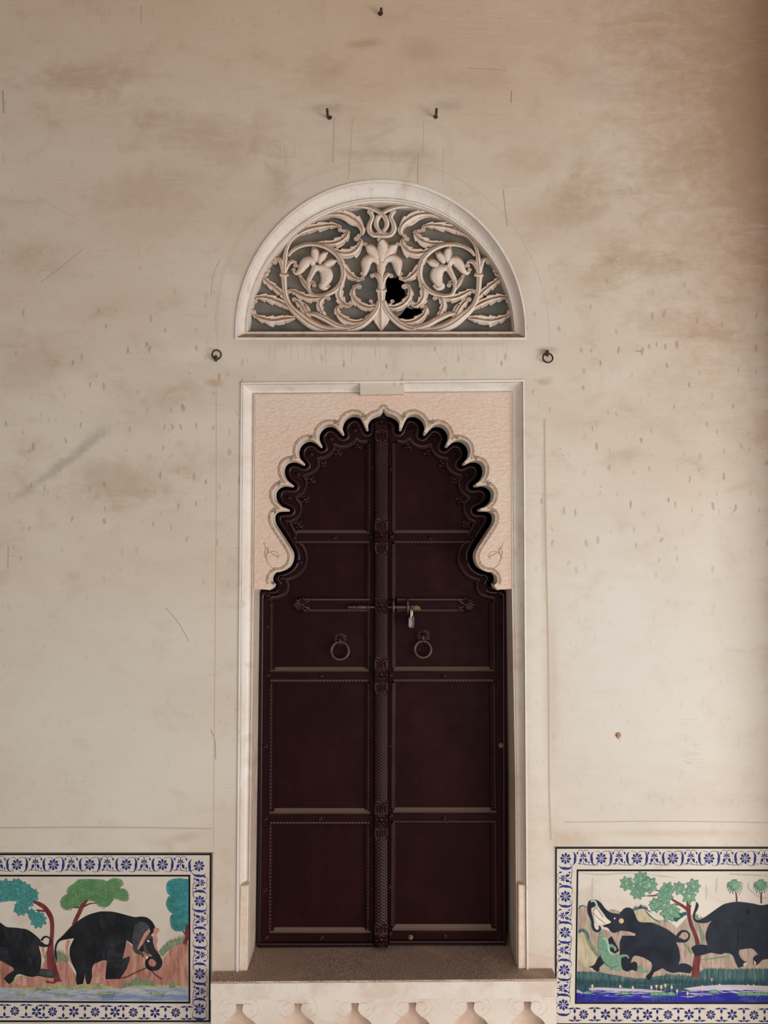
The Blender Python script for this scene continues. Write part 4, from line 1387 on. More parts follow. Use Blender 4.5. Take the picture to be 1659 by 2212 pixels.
def volutes(y0, y1, up):
    m = MB()
    c = xc(y0)
    h = y1 - y0
    m.slab([(c - 14.7, y0), (c + 14.7, y0), (c + 14.7, y1), (c - 14.7, y1)] if up is None else ([(c - 14.7, y1), (c - 14.7, y0 + 5), (c - 5, y0 - 3), (c + 5, y0 - 3), (c + 14.7, y0 + 5), (c + 14.7, y1)] if up else [(c - 14.7, y0), (c + 14.7, y0), (c + 14.7, y1 - 5), (c + 5, y1 + 4), (c - 5, y1 + 4), (c - 14.7, y1 - 5)]), YP - .015, .04)
    for s in (-1, 1):
        f = (lambda v: y0 + h * v) if up else (lambda v: y1 - h * v)
        m.strand([(c + s * 2.5, f(1.0), 1.5), (c + s * 2.0, f(.55), 2.0), (c + s * 4.5, f(.18), 2.2), (c + s * 10, f(.06), 2.0), (c + s * 13.4, f(.28), 1.8)], YP - .0145, YP, CS, 2.0, 6)
        m.strand([(c + s * 13.6, f(.40), 1.6), (c + s * 9.5, f(.34), 2.0), (c + s * 7.4, f(.6), 2.2), (c + s * 9.5, f(.88), 2.0), (c + s * 13.6, f(.9), 1.4)], YP - .0145, YP, CS, 2.0, 6)
    m.build('volute_relief', M_CWOOD, post, 50)


block(900, 929)
volutes(931, 955, False)
for ya, yb, yc, yd in ((1120, 1145.5, 1172.5, 1198), (1419, 1445, 1475, 1500), (1730, 1757.5, 1789, 1814)):
    volutes(ya, yb, True)
    block(yb, yc)
    volutes(yc, yd, False)
volutes(1994, 2017.5, True)
block(2018, 2047.5)
block(1293, 1326)

# bolt plates and sliding bolt
def bolt_plate(D, x0, x1, end, side):
    """ornamental plate between x0 and x1 with a leafy end at END"""
    y0, y1 = 1292.5, 1323.5
    m = MB()
    m.slab([(min(x0, x1), y0 + 6), (max(x0, x1), y0 + 6), (max(x0, x1), y1 - 5), (min(x0, x1), y1 - 5)], YF - .003, .02)
    pl = m.build('bolt_plate', M_WOOD, D)
    m = MB()
    a, b = min(x0, x1), max(x0, x1)
    strip(m, [([(a, y0), (b, y0)], YD - .001), ([(a, y0 + 2), (b, y0 + 2)], YF - .003)])
    rope(m, (a, y0 + 4.5), (b, y0 + 4.5), 3.4, YF - .003, .007, 8.5, .9)
    rope(m, (a, y1 - 3.5), (b, y1 - 3.5), 2.8, YF - .003, .006, 6.0, -.9)
    m.build('rope_moulding', M_CWOOD, pl, 60)
    m = MB()
    c = (y0 + y1) / 2
    for k in range(-4, 5):
        a = k * 0.42
        L_ = 21 if k % 2 == 0 else 19
        dx, dy = side * cos(a), sin(a)
        m.strand([(end - side * 15 + 0 * dx, c, 1.2), (end - side * 15 + dx * L_ * .45, c + dy * L_ * .38, 3.0), (end - side * 15 + dx * L_ * .8, c + dy * L_ * .66, 3.2), (end - side * 15 + dx * L_, c + dy * L_ * .8, 1.0)], YF - .002, YD, CS, 2.2, 5)
    for s in (-1, 1):
        m.strand([(end - side * 15, c, 1.5), (end - side * 24, c + s * 6, 2.6), (end - side * 31, c + s * 11, 2.4), (end - side * 36, c + s * 14, 1.0)], YF - .003, YD, CS, 2.0, 5)
        m.dome(end - side * 27, c + s * 7, 4.5, YF - .002, .008, YD)
    m.dome(end - side * 15, c, 4, YF - .003, .012, YD)
    m.build('leafy_end', M_CWOOD, pl, 55)
    return pl


pl = bolt_plate(DL, 656, 800, 638, -1)
pr = bolt_plate(DR, 858, 1003, 1021, 1)
m = MB()
yb = 1311.5
ybz = YF - .022


def lathe_bar(m, prof, Y):
    m.tube([P(x, yb, Y) for x, r in prof], [r * UNIT for x, r in prof], 14)


lathe_bar(m, [(751, 1.5), (752, 4.8), (755, 5.0), (756, 3.4), (762, 3.4), (763, 5.2), (767, 5.2), (768, 3.6), (770, 4.6), (778, 5.2), (788, 4.6), (791, 3.4), (793, 5.0), (797, 5.2), (798, 3.2), (806, 2.6), (812, 2.6)], ybz)
m.build('sliding_bolt', M_IRON, pl, 40)
m = MB()
lathe_bar(m, [(834, 2.6), (845, 2.8), (846, 4.0), (862, 4.6), (876, 4.6), (884, 4.0), (892, 2.5)], ybz)
m.build('sliding_bolt', M_IRON, pr, 40)
for x in (850, 881):
    m = MB()
    pth = [P(x, 1297, YF), P(x, 1297, YF - .02), P(x, 1300, YF - .030), P(x, 1311, YF - .034), P(x, 1320, YF - .030), P(x, 1323, YF - .02), P(x, 1323, YF)]
    m.tube([Vector(p) for p in cr([tuple(p) for p in pth], 4)], 3.0 * UNIT, 10)
    m.build('bolt_staple', M_IRON, pr, 50)
m = MB()
m.torus(P(889, 1313.5, YF - .02), 5.2 * UNIT, 1.9 * UNIT, 0.0, 0.5)
m.build('hasp_eye', M_IRON, pr, 60)
m = MB()
m.flat([(893, 1311), (899, 1308), (907, 1311), (909, 1317), (902, 1321), (893, 1321)], YF - .0036)
tag(m.build('worn_patch', paint((150, 96, 40), (96, 56, 34), 260), pr), 'ochre patch of bare wood beside the padlock')

# ring pulls
def ring_pull(D, cx, cy, rx, ry, rad):
    m = MB()
    relief_disc(m, cx, cy, 15.5, YD - .001, lambda s, a: .004 + 0.005 * abs(cos(a * 6.5)) ** .5 * (1 if s > .35 else .4) * math.sqrt(max(0, 1 - s ** 6)) if s < 1 else 0, 78, 9)
    p = m.build('pull_plate', M_CWOOD, D, 50)
    m = MB()
    m.tube([Vector(q) for q in cr([tuple(P(cx - .3, cy - 4, YD)), tuple(P(cx - .3, cy - 4, YD - .022)), tuple(P(cx, cy + 1, YD - .031)), tuple(P(cx, cy + 7, YD - .026)), tuple(P(cx, cy + 8, YD - .004))], 5)], 2.6 * UNIT, 10)
    m.build('pull_staple', M_IRON, p, 50)
    m = MB()
    m.torus(P(rx, ry, YD - .020), (rad - 3.1) * UNIT * 1.05, 3.15 * UNIT * 1.05, radians(-8), 0, 40, 12)
    m.build('pull_ring', M_IRON, p, 60)


ring_pull(DL, 734.8, 1383.5, 734.6, 1405.5, 21.8)
ring_pull(DR, 914.0, 1376.0, 913.6, 1402.5, 20.6)

# padlock hanging from the hasp
t = NT('rusty_steel', 0.3, 0.85, 0.5)
_r = t.ramp(t.noise(95, 4, 0.65), 0.54, 0.64)
t.base(t.mix(_r, (232, 230, 232), (130, 72, 48)))
t.l(t.ramp(_r, 0, 1, 0.9, 0.1), t.b.inputs['Metallic'])
t.l(t.ramp(_r, 0, 1, 0.22, 0.8), t.b.inputs['Roughness'])
M_LOCK = t.m
pc = P(889, 1344, YF - .026)
lock = root('padlock', pc, 'small rust-stained steel padlock hanging sideways from the right door bolt', 'padlock')
rotz = Matrix.Rotation(radians(74), 3, 'Z')
m = MB()
rows = []
W, Hh, T = 12.5 * UNIT, 13.2 * UNIT, 4.4 * UNIT
for k, (tt, sc) in enumerate(((-1, .82), (-.82, 1.0), (.82, 1.0), (1, .82))):
    ring = []
    for j in range(28):
        a = 2 * pi * j / 28
        ex = abs(cos(a)) ** .75 * (1 if cos(a) > 0 else -1)
        ez = abs(sin(a)) ** .75 * (1 if sin(a) > 0 else -1)
        x, z = W * sc * ex * (1.0 if ez < 0 else .96), Hh * sc * ez
        ring.append(pc + rotz @ Vector((x, tt * T, z)))
    rows.append(ring)
m.loft(rows, closed=True)
for r in (rows[0], rows[-1]):
    m.add([p.copy() for p in r], [tuple(range(28))])
m.build('lock_body', M_LOCK, lock, 40)
m = MB()
sh = []
for i in range(13):
    a = pi * i / 12
    sh.append(pc + rotz @ Vector((cos(a) * 6.4 * UNIT, 0, Hh * .95 + 14 * UNIT + sin(a) * 6 * UNIT)))
sh = [pc + rotz @ Vector((6.4 * UNIT, 0, Hh * .8))] + sh + [pc + rotz @ Vector((-6.4 * UNIT, 0, Hh * .8))]
m.tube(sh, 1.9 * UNIT, 10)
m.build('shackle', M_STEEL, lock, 60)

# ------------------------------------------------------------------ iron pegs and rings in the wall
t = NT('rusted_iron', 0.65, 0.3, 0.4)
t.base(t.mix(t.ramp(t.noise(140, 4, 0.6), 0.35, 0.65), (48, 34, 26), (86, 66, 52)))
t.bump(t.noise(200, 4, 0.6), 0.5, 0.001)
M_RUST = t.m


def peg(base, elbow, tip, out, r, label, hook=False):
    o = root('iron_peg', P(base[0], base[1], 0), label, 'wall hook', group='iron hooks above the window')
    m = MB()
    pth = [tuple(P(base[0], base[1], 0.0)), tuple(P(base[0] * .6 + elbow[0] * .4, base[1] * .6 + elbow[1] * .4, -out * .5)), tuple(P(elbow[0], elbow[1], -out)), tuple(P((elbow[0] + tip[0]) / 2, (elbow[1] + tip[1]) / 2, -out * 1.04)), tuple(P(tip[0], tip[1], -out * 1.05))]
    m.tube([Vector(q) for q in cr(pth, 5)], r * UNIT, 10)
    m.build('bent_shank', M_RUST, o, 50)
    m = MB()
    m.dome(base[0], base[1], r * 1.8, 0.001, .004)
    m.build('wall_plate', M_RUST, o, 50)
    if hook:
        m = MB()
        m.tube([Vector(q) for q in cr([tuple(P(base[0] - 2, base[1] + 1, -.012)), tuple(P(base[0] + 3, base[1] + 2.6, -.016)), tuple(P(base[0] + 4.6, base[1] - 1, -.016)), tuple(P(base[0] + 4.6, base[1] - 4, -.016))], 4)], 1.3 * UNIT, 8)
        m.build('hook_tip', M_RUST, o, 50)
    return o


peg((711.2, 254), (708, 249.5), (706.6, 235), .034, 2.7, 'rusty iron peg with a hooked foot, upper left of the window arch', True)
peg((941.2, 252.5), (942, 247.5), (943, 234.5), .034, 2.7, 'straight rusty iron peg, upper right of the window arch')
peg((821.3, 29.5), (823, 26), (823.6, 17.5), .026, 2.9, 'short rusty iron peg at the very top above the window', True)


def ring_hook(cx, cy, r, eye, label, tilt, ey2):
    o = root('iron_ring', P(eye[0], eye[1], 0), label, 'iron ring', group='iron rings beside the window')
    m = MB()
    m.torus(P(cx, cy, -.016), r * UNIT, 1.75 * UNIT, tilt, 0, 36, 10)
    m.build('ring', M_RUST, o, 60)
    m = MB()
    m.tube([Vector(q) for q in cr([tuple(P(eye[0], eye[1], 0.0)), tuple(P(eye[0], eye[1], -.016)), tuple(P(eye[0], (eye[1] + ey2) / 2, -.026)), tuple(P(eye[0], ey2, -.018)), tuple(P(eye[0], ey2, 0.0))], 5)], 3.2 * UNIT, 10)
    m.build('eye_staple', M_RUST, o, 50)
    return o


ring_hook(467.8, 766.0, 9.6, (466.3, 771), 'iron ring flipped up on its staple beside the window\'s lower left corner', radians(12), 778)
ring_hook(1183.3, 773.2, 10.6, (1182.6, 759.5), 'iron ring hanging from a rusty staple by the window\'s lower right corner', radians(-10), 767)

# ------------------------------------------------------------------ painted wall panels
C_BASE = plaster('painted_panel_ground', ((211, 201, 187), (203, 189, 174), (184, 168, 150)), (), False, 0.15, 0.55)
C_BLACK = paint((12, 12, 17), (20, 21, 27), 90, rough=0.5)
C_BLUE = paint((21, 33, 98), (36, 52, 132), 130, rough=0.5, worn=.2)
C_BLUE2 = paint((26, 32, 84), (42, 48, 112), 130, rough=0.5, worn=.25)
C_LINE = paint((40, 48, 84), (70, 76, 104), 200, rough=0.6)
C_ELE = paint((24, 25, 29), (36, 37, 42), 22, (1, 1, .6), .5, c3=(56, 57, 62))
C_ELE2 = paint((31, 36, 48), (40, 45, 58), 16, (1, 1, .7), .45, c3=(22, 25, 36))
C_ELEL = paint((58, 60, 62), (76, 78, 78), 40, rough=.5)
C_PINK = paint((178, 118, 104), (196, 146, 130), 60, rough=.6)
C_TEAL = paint((62, 130, 126), (88, 152, 146), 90, rough=.55)
C_TEALD = paint((30, 74, 76), (44, 92, 92), 120, rough=.6)
C_SAGE = paint((94, 136, 112), (122, 158, 132), 70, rough=.55, c3=(136, 168, 142))
C_SAGED = paint((52, 92, 80), (72, 112, 96), 120, rough=.6)
C_YELL = paint((178, 184, 128), (196, 198, 150), 120, rough=.6)
C_BARK = paint((98, 42, 46), (122, 60, 60), 50, (1, 1, .3), .55)
C_ROCK = paint((178, 128, 112), (146, 92, 80), 34, (2.4, 1, .45), .65, c3=(190, 152, 132))
C_ROCK2 = paint((190, 142, 126), (158, 104, 92), 40, (2.0, 1, .5), .65, c3=(200, 164, 146))
C_GRASS = paint((134, 148, 104), (186, 178, 132), 70, (2.4, 1, .6), .65)
C_GREEN = paint((92, 112, 88), (146, 150, 122), 90, (3, 1, .5), .65)
C_WATER = paint((146, 150, 162), (176, 176, 178), 24, (.4, 1, 2.5), .5)
C_WATER2 = paint((112, 126, 160), (150, 158, 172), 30, (.4, 1, 2.5), .5)
C_DGRASS = paint((42, 76, 84), (78, 106, 104), 46, (3.4, 1, .3), .6, c3=(112, 130, 116))
C_DGRASS2 = paint((32, 60, 70), (56, 86, 92), 60, (3.4, 1, .3), .6)
C_LILAC = paint((170, 164, 182), (196, 188, 190), 24, (.4, 1, 2.5), .5)
C_DEEP = paint((32, 32, 128), (48, 48, 148), 30, (.5, 1, 2.0), .45, c3=(84, 84, 164))
C_HILL = paint((184, 162, 145), (152, 128, 116), 34, (3.0, 1, .45), .65, c3=(150, 152, 128))
C_HILLG = paint((150, 158, 128), (182, 178, 150), 40, (2.0, 1, .6), .65)
C_HILLY = paint((196, 182, 150), (168, 156, 128), 50, (2.4, 1, .5), .65, c3=(140, 156, 132))
C_CROC = paint((92, 134, 110), (122, 156, 130), 190, rough=.6, c3=(150, 170, 146))
C_CROCL = paint((150, 176, 152), (176, 192, 168), 120, rough=.6)
C_BUD = paint((196, 168, 132), (212, 188, 154), 90, rough=.6)
C_IVORY = paint((226, 214, 198), (216, 202, 184), 90, rough=.5)
C_IVORYW = paint((186, 184, 178), (170, 170, 168), 60, rough=.6)
C_SMOKE = paint((196, 186, 172), (178, 174, 164), 60, (3, 1, .6), .65)


C_FOLG = paint((92, 136, 90), (118, 156, 108), 40, rough=.6)
C_FOLGD = paint((46, 78, 50), (58, 92, 60), 120, rough=.6)
C_FOLT = paint((60, 122, 116), (66, 150, 158), 14, rough=.6)

BASEY = 0.0118


class Picture:
    """paints flat parts onto one panel, each layer a hair in front of the one before"""

    def __init__(self, outline, label, x_right=None):
        m = MB()
        m.slab(outline, BASEY, 0.01)
        self.o = tag(m.build('painted_panel', C_BASE), label, 'mural')
        self.k = 0
        self.z = 0.0

    def Y(self, k=None):
        return BASEY - 0.0001 - self.z        # paint goes on in the order it is laid

    def up(self):
        pass

    def add(self, name, m, mat, parent=None):
        self.z += m.z + 5e-6
        o = m.build(name, mat, parent or self.o)
        if name in ('leaf_outline', 'painted_blades', 'painted_chain', 'palm_frond', 'painted_ripple', 'painted_smear'):
            o['kind'] = 'stuff'
        return o

    def shape(self, name, pts, mat, parent=None, smooth=None, holes=()):
        m = MB()
        q = [tuple(p[:2]) for p in pts]
        if smooth is None and len(q) > 8 and name not in ('ear_disc', 'painted_tuft'):
            q = soft(q)
        m.flat(q, self.Y(), holes)
        return self.add(name, m, mat, parent)

    def line(self, name, pts, mat, parent=None, n=6, w=None):
        m = MB()
        if name == 'painted_smear':
            for k in range(7):
                dx, dy = R.uniform(-1, 1), R.uniform(-1, 1)
                m.z = 2e-6 * k
                q = [(p[0] + dx * p[2] * .7 + R.uniform(-.6, .6), p[1] + dy * p[2] * .7 + R.uniform(-.6, .6), R.uniform(.25, .8)) for p in pts]
                q[0], q[-1] = q[0][:2] + (.05,), q[-1][:2] + (.05,)
                m.stroke(q, self.Y(), n)
            return self.add(name, m, mat, parent)
        if name in ('painted_smear', 'painted_shade'):
            a, b = pts[0], pts[-1]
            pts = [(a[0] - .15 * (pts[1][0] - a[0]), a[1] - .15 * (pts[1][1] - a[1]), .1)] + list(pts) + [(b[0] + .15 * (b[0] - pts[-2][0]), b[1] + .15 * (b[1] - pts[-2][1]), .1)]
        m.stroke(pts, self.Y(), n, w)
        return self.add(name, m, mat, parent)

    def many(self, name, fn, mat, parent=None):
        m = MB()
        fn(m, self.Y())
        return self.add(name, m, mat, parent)


# --- border motifs in local pixel units (x right, y down), drawn once and shared
def loc(p):
    return Vector((p[0] * UNIT, 0, -p[1] * UNIT))


def lfill(m, pts):
    m.tri_fill([[loc(p) for p in pts]])


def lstroke(m, pts, w, n=6):
    q = cr([tuple(p[:2]) + (w,) for p in pts], n)
    ns = normals(q)
    m.loft([[loc((p[0] + v[0] * p[2], p[1] + v[1] * p[2])) for p, v in zip(q, ns)], [loc((p[0] - v[0] * p[2], p[1] - v[1] * p[2])) for p, v in zip(q, ns)]])


def rotp(pts, a):
    return [(x * cos(a) - y * sin(a), x * sin(a) + y * cos(a)) for x, y in pts]


m = MB()
for k in range(8):
    lfill(m, rotp([(0, -1.5), (.85, -3.6), (2.3, -7.4), (3.3, -8.8), (2.3, -9.5), (1.9, -11.0), (0.6, -11.2), (0, -13.6), (-.6, -11.2), (-1.9, -11.0), (-2.3, -9.5), (-3.3, -8.8), (-2.3, -7.4), (-.85, -3.6)], k * pi / 4))
lfill(m, [(1.1 * cos(k * pi / 5), 1.1 * sin(k * pi / 5)) for k in range(10)])
ME_FLOWER = m.mesh('border_flower', C_BLUE)
m = MB()
lfill(m, [(-3.5, -15), (1.2, -13.0), (4.2, -9), (5.2, -7.0), (4.4, -5.6), (6.2, -4.6), (4.6, -2.2), (6.0, -.4), (4.6, 1.6), (5.6, 4.0), (3.6, 6.2), (4.4, 7.8), (1.0, 11.0), (-1.6, 13.6), (-4.2, 15), (-1.6, 11.0), (-.2, 6.0), (-.6, 0.5), (.6, -4.5), (.2, -9.5), (-1.4, -13)])
ME_CRES = m.mesh('border_leaf', C_BLUE)
m = MB()
for a, l, w in ((-1.25, 8.5, 1.3), (-.62, 10, 1.5), (0, 11, 1.5), (.62, 10, 1.5), (1.25, 8.5, 1.3)):
    lfill(m, [(x, y - 1.2) for x, y in rotp([(0, -.8), (w, -l * .5), (w * .7, -l * .8), (0, -l), (-w * .7, -l * .8), (-w, -l * .5)], a)])
for s in (1, -1):
    lfill(m, [(s * 2.6, 1.2), (s * 5.6, .6), (s * 8.2, 3.0), (s * 8.6, 6.0), (s * 7.8, 8.2), (s * 9.8, 10.6), (s * 6.0, 9.8), (s * 3.4, 7.4), (s * 2.2, 4.0)])
lfill(m, [(-1.5, -1.0), (1.5, -1.0), (.7, 3.0), (0, 6.4), (-.7, 3.0)])
lfill(m, [(-1.3, 9.0), (0, 7.4), (1.3, 9.0), (.3, 11.8)])
for s in (1, -1):
    lfill(m, [(s * 10.2, -11), (s * 12.4, -12.6), (s * 14.4, -10.4), (s * 13.6, -7.8), (s * 14.0, -5.6), (s * 11.2, -7.8)])
    lstroke(m, [(0, -11), (s * 3, -15.5), (s * 8, -15.8), (s * 11.6, -12)], .45)
lfill(m, [(-11.4, 11.8), (-8.6, 10.4), (-5.2, 12.4), (-8.0, 14.2)])
lfill(m, [(10.2, 9.6), (12.2, 6.4), (13.8, 9.6), (12.0, 12.6)])
lstroke(m, [(-5.4, 12.4), (4, 14.0), (16, 15.4), (26, 13.6), (31, 10.6)], .5)
lstroke(m, [(.2, 11.4), (4, 13.4), (8, 14.6)], .45)
lstroke(m, [(12.2, 12.4), (13, 14.8)], .4)
ME_SPRIG = m.mesh('border_sprig', C_BLUE)
m = MB()
lstroke(m, [(2, -11), (6, -14.4), (13, -15.6), (21, -14.0), (26, -10.5)], .5)
lstroke(m, [(-2, -11), (-6, -14.6), (-12, -15.2)], .45)
lstroke(m, [(5, 12.2), (9, 14.8), (15, 15.0), (22, 12.0), (26.5, 11.0), (27.6, 13.4), (25.6, 13.2)], .45)
lstroke(m, [(-6, 10.8), (-10, 14.2), (-16, 14.8)], .45)
ME_VINE = m.mesh('border_tendril', C_LINE)     # hair-thin strokes, one stroke of the brush after another
m = MB()
for k in range(8):
    lfill(m, rotp([(0, -1.2), (1.0, -3.4), (2.5, -7.2), (2.2, -9.2), (.9, -9.9), (0, -9.2), (-.9, -9.9), (-2.2, -9.2), (-2.5, -7.2), (-1.0, -3.4)], k * pi / 4))
ME_ROUND = m.mesh('border_rosette', C_BLUE2)
m = MB()
for k in range(6):
    lfill(m, rotp([(0, -1.4), (1.8, -4.0), (3.1, -7.6), (1.6, -10.4), (0, -12), (-1.6, -10.4), (-3.1, -7.6), (-1.8, -4.0)], k * pi / 3))
ME_STAR = m.mesh('border_star', C_BLUE2)
m = MB()
for s in (1, -1):
    lfill(m, [(0, s * -13.4), (5, s * -14.6), (9.5, s * -13.6), (15, s * -11.2), (9.0, s * -11.0), (5.6, s * -10.4), (1.2, s * -12.6)])
    lfill(m, [(0, s * -13.4), (-5, s * -14.6), (-9.5, s * -13.6), (-15, s * -11.2), (-9.0, s * -11.0), (-5.6, s * -10.4), (-1.2, s * -12.6)])
    lfill(m, [(-.5, s * -12.6), (.5, s * -12.6), (2.8, s * -8.0), (2.8, s * -5.6), (.8, s * -3.0), (0, s * -.6), (-.8, s * -3.0), (-2.8, s * -5.6), (-2.8, s * -8.0)])
ME_VASE = m.mesh('border_vase', C_BLUE2)


def border(Pc, flowers, sprigs, vert_flowers, vert_sprigs, bottom, vside):
    y = BASEY - 0.00016
    for (x, yy) in flowers:
        link('border_flower', ME_FLOWER, Pc.o, loc=P(x, yy, y), rot=(0, R.uniform(-.08, .08), 0))
        link('border_tendril', ME_VINE, Pc.o, loc=P(x, yy, y + .00002))['kind'] = 'stuff'
        link('border_leaf', ME_CRES, Pc.o, loc=P(x + 18.5, yy + .5, y))
        o = link('border_leaf', ME_CRES, Pc.o, loc=P(x - 18.5, yy + .5, y), rot=(0, 0, 0))
        o.scale = (-1, 1, 1)
    for (x, yy) in sprigs:
        link('border_sprig', ME_SPRIG, Pc.o, loc=P(x, yy, y))
    rt = (0, vside * pi / 2, 0)
    for (x, yy) in vert_flowers:
        link('border_flower', ME_FLOWER, Pc.o, loc=P(x, yy, y), rot=(0, R.uniform(-.08, .08), 0))
        if yy > 1900:
            link('border_tendril', ME_VINE, Pc.o, loc=P(x, yy, y + .00002), rot=rt)['kind'] = 'stuff'
            link('border_leaf', ME_CRES, Pc.o, loc=P(x + .5, yy - 19, y), rot=(0, -pi / 2, 0))
        link('border_leaf', ME_CRES, Pc.o, loc=P(x - .5, yy + 19, y), rot=(0, pi / 2, 0))
    x, yy = vert_flowers[0]
    link('border_leaf', ME_CRES, Pc.o, loc=P(x - vside * 18, yy + .5, y)).scale = (-vside, 1, 1)
    for (x, yy) in vert_sprigs:
        link('border_sprig', ME_SPRIG, Pc.o, loc=P(x, yy, y), rot=rt)
    for kind, x, yy in bottom:
        me = {'r': ME_ROUND, 's': ME_STAR, 'v': ME_VASE}[kind]
        link(me.name, me, Pc.o, loc=P(x, yy, y), rot=(0, R.uniform(-.1, .1) if kind != 'v' else 0, 0))


def rosette(Pc, tree, cx, cy, r, mat, dark, n=8, a0=0.0, inner=None):
    """one whorl of outlined leaves"""
    def leaf(m, Y, grow, nn, rad, aa):
        for k in range(nn):
            a = aa + 2 * pi * k / nn + R.uniform(-.1, .1)
            l, w = rad * R.uniform(.9, 1.06) + grow, rad * .25 + grow
            pts = [(0, 0), (l * .3, -w * .8), (l * .6, -w), (l * .85, -w * .5), (l, 0), (l * .85, w * .5), (l * .6, w), (l * .3, w * .8)]
            m.flat([(cx + x * cos(a) - y * sin(a), cy + x * sin(a) + y * cos(a)) for x, y in pts], Y)
    st = R.getstate()
    for nn, rad, aa, dz in ((n, r, a0, 0), (max(4, n - 3), r * .58, a0 + .35, 2)):
        for grow, mt, z in ((.75, dark, 0), (0, mat, 1)):
            m = MB()
            R.setstate(st)
            leaf(m, Pc.Y(), grow, nn, rad, aa)
            Pc.add('leaf_whorl', m, mt, tree)


def fr(*xs):
    return list(xs)


def blades(Pc, name, path, h, mat, step=1.6, lean=0.3, w=.55):
    """thin upright brush strokes along a path"""
    m = MB()
    for k, (x, y) in enumerate(resample(path, step)):
        m.z = 1.5e-6 * (k % 12)
        hh = h * R.uniform(.45, 1.1)
        dx = R.uniform(-lean, lean) * hh
        m.stroke([(x, y + 1.5, w), (x + dx * .4, y - hh * .5, w * .8), (x + dx, y - hh, .12)], Pc.Y(), 3)
    return Pc.add(name, m, mat)


def streaks(Pc, name, poly, n, l, mat, w=.5):
    """long level brush strokes inside an area"""
    m = MB()
    x0, x1, y0, y1 = min(p[0] for p in poly), max(p[0] for p in poly), min(p[1] for p in poly), max(p[1] for p in poly)
    for k in range(n):
        x, y, ll = R.uniform(x0, x1), R.uniform(y0, y1), l * R.uniform(.4, 1.3)
        m.z = 1.2e-6 * (k % 40)
        if inside((x, y), poly) and inside((x + ll, y), poly):
            m.stroke([(x, y, .05), (x + ll * .3, y + R.uniform(-.4, .4), w * R.uniform(.5, 1.4)), (x + ll * .7, y + R.uniform(-.4, .4), w), (x + ll, y, .05)], Pc.Y(), 3)
    return Pc.add(name, m, mat)


def inside(pt, poly):
    c = False
    for (x0, y0), (x1, y1) in zip(poly, poly[1:] + poly[:1]):
        if (y0 > pt[1]) != (y1 > pt[1]) and pt[0] < (x1 - x0) * (pt[1] - y0) / (y1 - y0) + x0:
            c = not c
    return c


def scale_leaves(Pc, poly, parent, mat, r=3.1):
    """small round leaves drawn as overlapping arcs"""
    m = MB()
    x0, x1, y0, y1 = min(p[0] for p in poly), max(p[0] for p in poly), min(p[1] for p in poly), max(p[1] for p in poly)
    y, row = y0, 0
    while y < y1:
        x = x0 + (row % 2) * r
        while x < x1:
            q = (x + R.uniform(-.7, .7), y + R.uniform(-.6, .6))
            if inside(q, poly):
                a0 = R.uniform(-.4, .4)
                m.z = 1.2e-6 * ((int(x / r) * 3 + row * 7) % 23)
                m.stroke([(q[0] + r * cos(a0 + a), q[1] + r * sin(a0 + a), .38) for a in (-.5, .3, 1.1, 1.9, 2.7, 3.5)], Pc.Y(), 2)
            x += 2 * r
        y += r * 1.25
        row += 1
    return Pc.add('leaf_outline', m, mat, parent)


def ring_leaves(Pc, poly, parent, mat, centres, l=7.5):
    """pointed leaves drawn in rings round several centres"""
    m = MB()
    for (cx, cy, rmax) in centres:
        k, rr = 0, 2.0
        while rr < rmax:
            n = max(6, int(2 * pi * (rr + 3) / 4.6))
            for i in range(n):
                a = 2 * pi * (i + .5 * (k % 2)) / n + R.uniform(-.06, .06)
                pts = [(rr, 0, .2), (rr + l * .35, -1.7, .34), (rr + l * .75, -1.5, .34), (rr + l, 0, .34), (rr + l * .75, 1.5, .34), (rr + l * .35, 1.7, .34), (rr, 0, .2)]
                q = [(cx + x * cos(a) - y * sin(a), cy + x * sin(a) + y * cos(a), w) for x, y, w in pts]
                m.z = 1.2e-6 * ((i * 3 + k * 7) % 23)
                if all(inside(p[:2], poly) for p in q) and all(hypot(q[3][0] - c[0], q[3][1] - c[1]) > rr + l - 3 for c in centres):
                    m.stroke(q, Pc.Y(), 2)
            rr += l * .62
            k += 1
    return Pc.add('leaf_outline', m, mat, parent)


# ================================================================= left picture
A = zm(0, 1820, 1354 / 240.0)
B = zm(220, 1820, 1467 / 260.0)
PL = Picture([(-160, 1842.3), (459.8, 1842.3), (456, 2214), (-160, 2214)], 'left painted wall panel with a chained dark elephant and three leafy trees')
PL.shape('border_line', [(-158, 1843), (457.6, 1843), (454.6, 2208), (-158, 2208)], C_BLACK, holes=[[(-154, 1847.4), (453.2, 1847.4), (450.6, 2204), (-154, 2204)]])
PL.shape('border_line', [(-130, 1889.6), (411.2, 1889.6), (411.2, 2168), (-130, 2165)], C_BLACK, holes=[[(-126, 1893.6), (406.8, 1893.6), (407.2, 2163.8), (-126, 2161.3)]])
